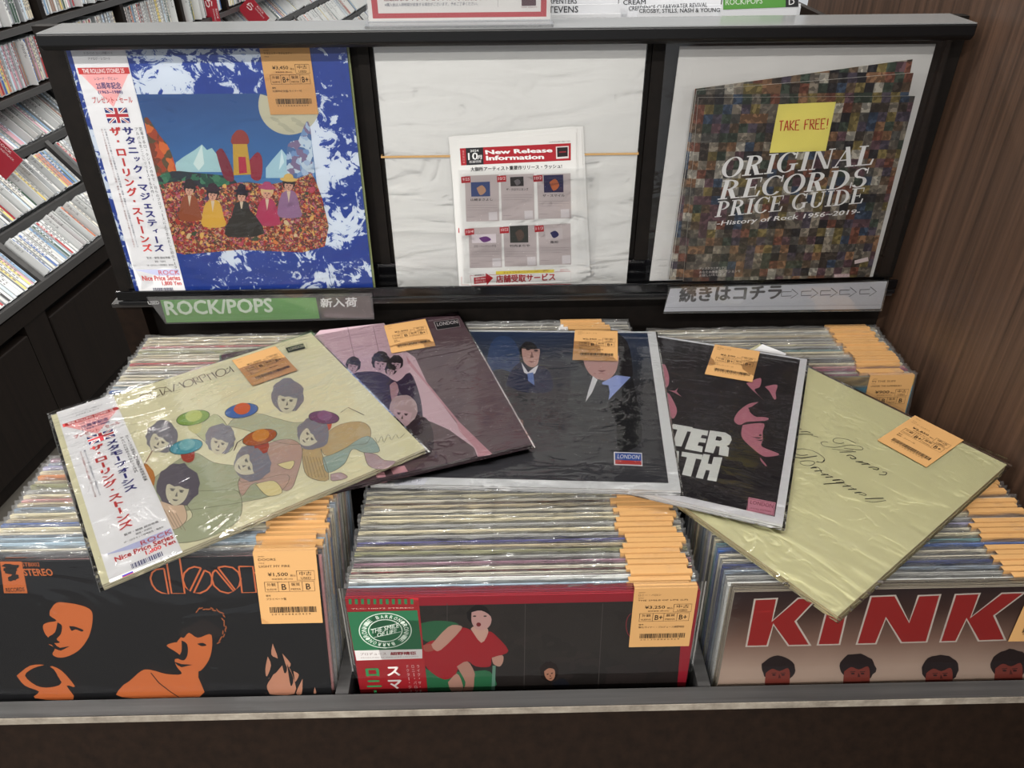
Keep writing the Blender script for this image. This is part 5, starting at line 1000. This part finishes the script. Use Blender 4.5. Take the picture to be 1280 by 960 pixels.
# ================================================================ SIGNS
ML_ = T(-.32, .8985, h-.4905)
o = thing('category_sign', ML_, 'green and black category sign in a clear holder under the blue marbled record', 'sign')
qd = [(183, 371.5), (465, 366.5), (468, 399), (207, 405)]
hd_, P = pxsheet('holder', ML_, qd, -.001, .0008, ACRYL, o)
bk, P = pxsheet('insert', ML_, [(184, 374), (463, 369), (466, 397), (208, 403)], .0005, .0006, mat('2c2a2c', .4), o)
c = cz(120, 340, 3.368); P = Print(ML_, .0004)
P.poly(c((270, 118), (925, 108), (942, 196), (298, 213)), '5c9a48', 1); P.poly(c((945, 108), (1150, 100), (1168, 190), (950, 196)), '4a3c38', 1)
P.text('ROCK/POPS', c((300, 181))[0], c((745, 168))[0], c((287, 124))[0], 'd0dccc', 2, .03); P.text('USED', c((222, 137))[0], c((268, 135))[0], c((217, 123))[0], 'c8c8c8', 2, .02); P.text('新入荷', c((947, 149))[0], c((1098, 145))[0], c((945, 111))[0], 'dcdcdc', 2, .03)
P.build('print', o)
MS = T(.365, .8985, h-.4885)
o = thing('direction_sign', MS, 'white sign with black writing and five arrows under the brochures', 'sign')
hd_, P = pxsheet('insert', MS, [(838, 361), (1109, 352), (1101, 386), (830, 389.5)], .0, .0008, mat('c6c8d0', .45), o); m = MB()
hd2, P2 = pxsheet('holder', MS, [(836, 359), (1111, 351), (1102, 389), (829, 392)], -.0016, .0008, ACRYL, o)
P = Print(MS, -.0002); P.text('続きはコチラ', (849, 377.5), (975, 374), (850.5, 359), '1c1c20', 2, .045)
for x0 in (977, 1002, 1026, 1050, 1075):
    y = 367.3-(x0-977)*.028; P.line([(x0, y-2.5), (x0+12, y-2.8), (x0+13, y-6), (x0+20.5, y), (x0+11.5, y+5.5), (x0+12, y+2.5), (x0-.5, y+3)], .0010, '202024', 2, closed=True)
P.line([(832, 384.5), (1102, 381)], .0005, '8a8c98', 2); P.build('print', o)
for nm, x0, x1 in (('l', -.47, -.17), ('r', .215, .52)): pass
# notice stand on the shelf
MN = T(.017, .915, h-.1494)
o = thing('notice_stand', MN, 'clear acrylic stand with a red framed white notice on top of the rack', 'sign')
a, b_ = aty(460, 27, .915).x-.017, aty(689, 27, .915).x-.017
m = MB(); m.box((a, -.0012, .004), (b_, .0012, .115), ACRYL); m.build('front_plate', o)
m = MB(); m.box((a-.001, -.0215, .0006), (b_+.001, .012, .0036), ACRYL); m.build('foot', o)
P = Print(MN, .0000); u0_, u1_ = P.loc((466, 23.4)), P.loc((683, 23.4)); i0, i1 = P.loc((472.8, 17)), P.loc((676, 17)); m = MB()
m.box((a+.001, .0013, .0045), (b_-.001, .0019, .114), mat('dededc', .5)); pp = m.build('paper', o); P = Print(MN, .0012)
rd = 'b03a44'; P.raw([(u0_[0], u0_[1]), (u1_[0], u0_[1]), (u1_[0], i0[1]), (u0_[0], i0[1])], rd, 1); P.raw([(u0_[0], i0[1]), (i0[0], i0[1]), (i0[0], .11), (u0_[0], .11)], rd, 1); P.raw([(i1[0], i0[1]), (u1_[0], i0[1]), (u1_[0], .11), (i1[0], .11)], rd, 1); P.raw([(u0_[0], .105), (u1_[0], .105), (u1_[0], .11), (u0_[0], .11)], rd, 1)
P.text('※購入後は入荷時期が前後する場合がございます。予めご了承ください。', (481, 8.3), (597, 6.6), (481, 3.8), '4a5068', 2); P.text('店頭およびネットショップにて予約受付中です', (480, 1.5), (616, 0.2), (480, -5), '7a3a44', 2, .02)
P.poly([(652, -12), (670, -12), (670, 7), (652, 7.5)], '4a2430', 2); P.text('DISC UNION', (652, 9.8), (671, 9.4), (652, 8.4), '8a3a44', 2); P.line([(622, -10), (622.5, 9)], .0003, '8a8a90', 2)
P.build('print', o)
# name cards of the bin behind the rack
rb = MB(); rb.box((.0, .975, 0), (.47, .985, h-.185), W_DARK); rb.box((.0, .985, 0), (.01, 1.6, h-.185), W_DARK); rb.box((.46, .985, 0), (.47, 1.6, h-.185), W_DARK); rb.box((.01, 1.59, 0), (.46, 1.6, h-.185), W_DARK); rb.box((.01, .985, h-.42), (.46, 1.59, h-.40), W_DARK)
o = rb.build('rear_record_bin'); tag(o, 'dark record bin behind the display rack, mostly hidden', 'record bin')
def ncard(Y, x0, x1, ytop, words, lab, col='d8dade', extra=None):
    a = aty(x0, ytop, Y); b = aty(x1, ytop, Y); m = MB(); zt = (a.z+b.z)/2; m.box((a.x, Y, h-.40), (b.x, Y+.0015, zt), mat(col, .4)); o = m.build('name_card'); tag(o, lab, 'divider card', 'name cards of the rear bin')
    P = Print(Matrix.Identity(4), Y-.0003)
    for (t_, p0, p1, p2, c_) in words: P.text(t_, p0, p1, p2, c_, 2, .01)
    for (pts, c_) in (extra or []): P.poly(pts, c_, 1)
    P.build('print', o)
k_ = '2c2e34'
ncard(1.000, 690, 776, 17.5, [], 'white card foremost behind the rack, left of the long artist names'); ncard(1.02, 684, 776, 5.5, [('STEVENS', (681, 16), (722.5, 15.5), (681, 8), k_)], 'white name card with one black surname, right of the red framed notice')
ncard(1.04, 684, 773, -1, [('CARPENTERS', (676, 4.8), (721, 4.5), (676, -2), k_)], 'white name card just behind the one beside the red framed notice'); 
ncard(1.005, 798, 1001, 9.6, [('CROSBY, STILLS, NASH & YOUNG', (799, 17), (899.5, 15.8), (799, 11), k_)], 'white name card with the longest line of names, lowest of the long cards'); ncard(1.025, 785, 1001, 6, [('CREEDENCE CLEARWATER REVIVAL', (786, 13.4), (884, 8.4), (786, 8), k_)], 'white name card half hidden behind the lowest long card')
ncard(1.045, 774, 902, -3, [('CREAM', (779, 6), (807, 5.3), (779, 0), k_)], 'white name card with one short word, behind the long cards'); ncard(.995, 904, 1000, -6, [('ROCK/POPS', (907, 6.4), (953, 4.4), (907, -1), 'd0dccc'), ('D', (986, 6), (993, 5.6), (986, -1), 'e0e0e0')], 'green and black category card at the right end behind the rack', extra=[([(904, -6), (982, -6), (982, 9), (904, 12)], '5c9a48'), ([(982, -6), (998, -6), (998, 8.5), (982, 9)], '2c2c2e')])
